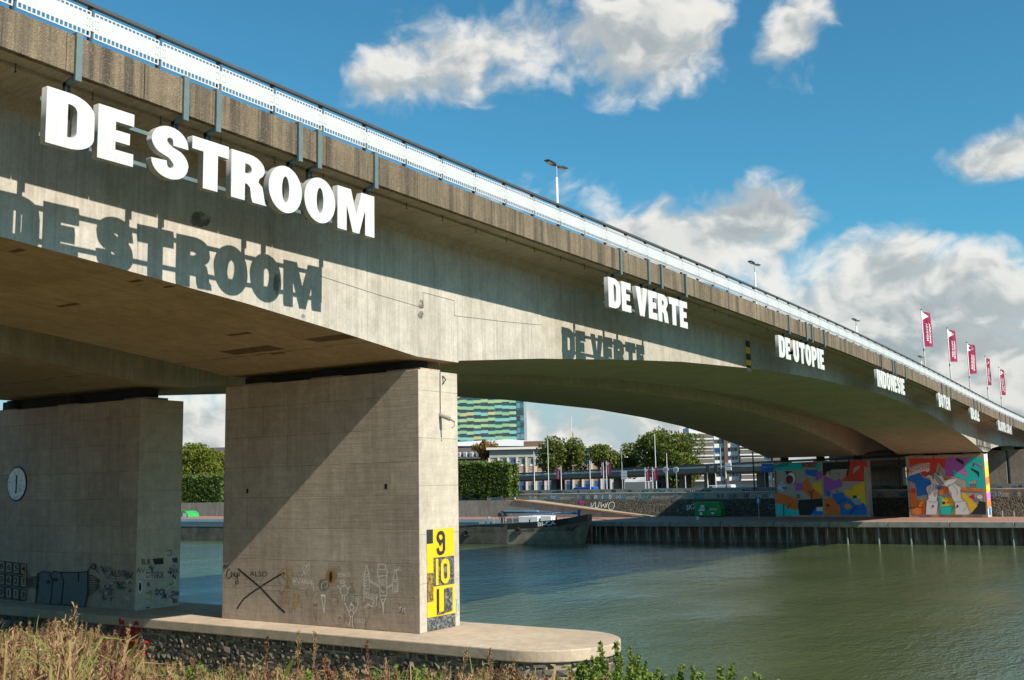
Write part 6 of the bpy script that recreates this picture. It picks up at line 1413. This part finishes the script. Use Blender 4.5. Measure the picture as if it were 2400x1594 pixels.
# broad green leaves in front
def blade(px0, y0, px1, y1, X, label, seed, w=.035):
    a, b = at(px0, y0, X), at(px1, y1, X); t = thing('reed_leaf', label, 'reed', (a.x, a.y, a.z-1.0)); o = a-Vector((0, 0, 1.0)); s = Vector((.55, -.83, 0))*w; pts = [Vector((0, 0, 0)), a-o, (a+b)/2-o+Vector((0, 0, .02)), b-o]
    m_ = MB(); ws = [.8, 1.0, .8, .02]
    for i in range(3): m_.add([pts[i]-s*ws[i], pts[i]+s*ws[i], pts[i+1]+s*ws[i+1], pts[i+1]-s*ws[i+1]], [(0, 1, 2, 3)])
    m_.build('blade', M['blade_green'], t)
blade(272, 1594, 278, 1490, 9, 'upright broad green reed leaf before the red painted stones', 1); blade(280, 1594, 331, 1484, 9, 'slanting broad green reed leaf crossing the red painted stones', 2); blade(660, 1600, 695, 1530, 10, 'green reed leaf below the forked reed head', 3); blade(175, 1600, 182, 1535, 9, 'green reed leaf at the lower left corner of the reed bed', 4)
# leafy bushes by the water
def bush(px, ytop, X, r, hgt, label, seed, n=2200, zlow=None):
    p = at(px, ytop, X); z0 = gz(p.x, p.y); t = thing('bank_bush', label, 'bush', (p.x, p.y, z0), 0, 'green bushes on the near bank'); H_ = p.z-z0
    g_ = np.random.default_rng(seed); P = []; st_m = MB()
    ns = 44; n = int(n*3.2); r = r*1.25
    for i in range(ns):
        a = g_.uniform(0, 6.28); rr_ = r*math.sqrt(g_.random()); tp = np.array([rr_*math.cos(a), rr_*math.sin(a), H_*(1-.30*(rr_/r)**2)*(1-.22*g_.random()**1.5)]); bs = np.array([tp[0]*.3, tp[1]*.3, 0])
        st_m.tube([tuple(bs), tuple((bs+tp)/2+[0, 0, .1]), tuple(tp)], [.012, .009, .003], 4)
        k_ = n//ns; u = g_.random((k_, 1))**.5; c = bs+(tp-bs)*u; P.append(c+g_.normal(size=(k_, 3))*np.array([.06, .06, .03])*(1.3-u))
    leaf_cards('foliage', np.concatenate(P), .062, M['leaf_bush'], t); st_m.build('stems', M['blade_green'], t)
for i, (px, yt, X, r, n, lb) in enumerate(((1435, 1500, 17, .75, 3600, 'tall leafy green bush overlapping the rounded end of the footing'), (1385, 1530, 16, .7, 2600, 'leafy green bush left of the tall one at the footing end'), (1560, 1552, 16, .8, 3000, 'low green bush right of the footing end'), (1660, 1548, 16, .9, 3000, 'wide low green bush before the dark water'), (1735, 1568, 15.5, .7, 2000, 'small low green bush at the right of the row'), (1500, 1572, 15, .7, 1800, 'low green bush between the tall bush and the wide one'), (1815, 1580, 15, .4, 700, 'small leafy sprig right of the low bushes'), (2000, 1578, 15, .3, 500, 'lone leafy sprig at the bottom edge before the green water'), (760, 1560, 13, .6, 1600, 'yellow green weed clump among the reeds below the coping'), (935, 1545, 14, .7, 2200, 'green weed clump in front of the stones'), (440, 1548, 13, .6, 1600, 'green weed clump among the reeds left of the pier corner'), (1010, 1572, 12, .6, 1600, 'green weed clump at the lower edge below the stones'))): bush(px, yt, X, r, 1, lb, 300+i, n)
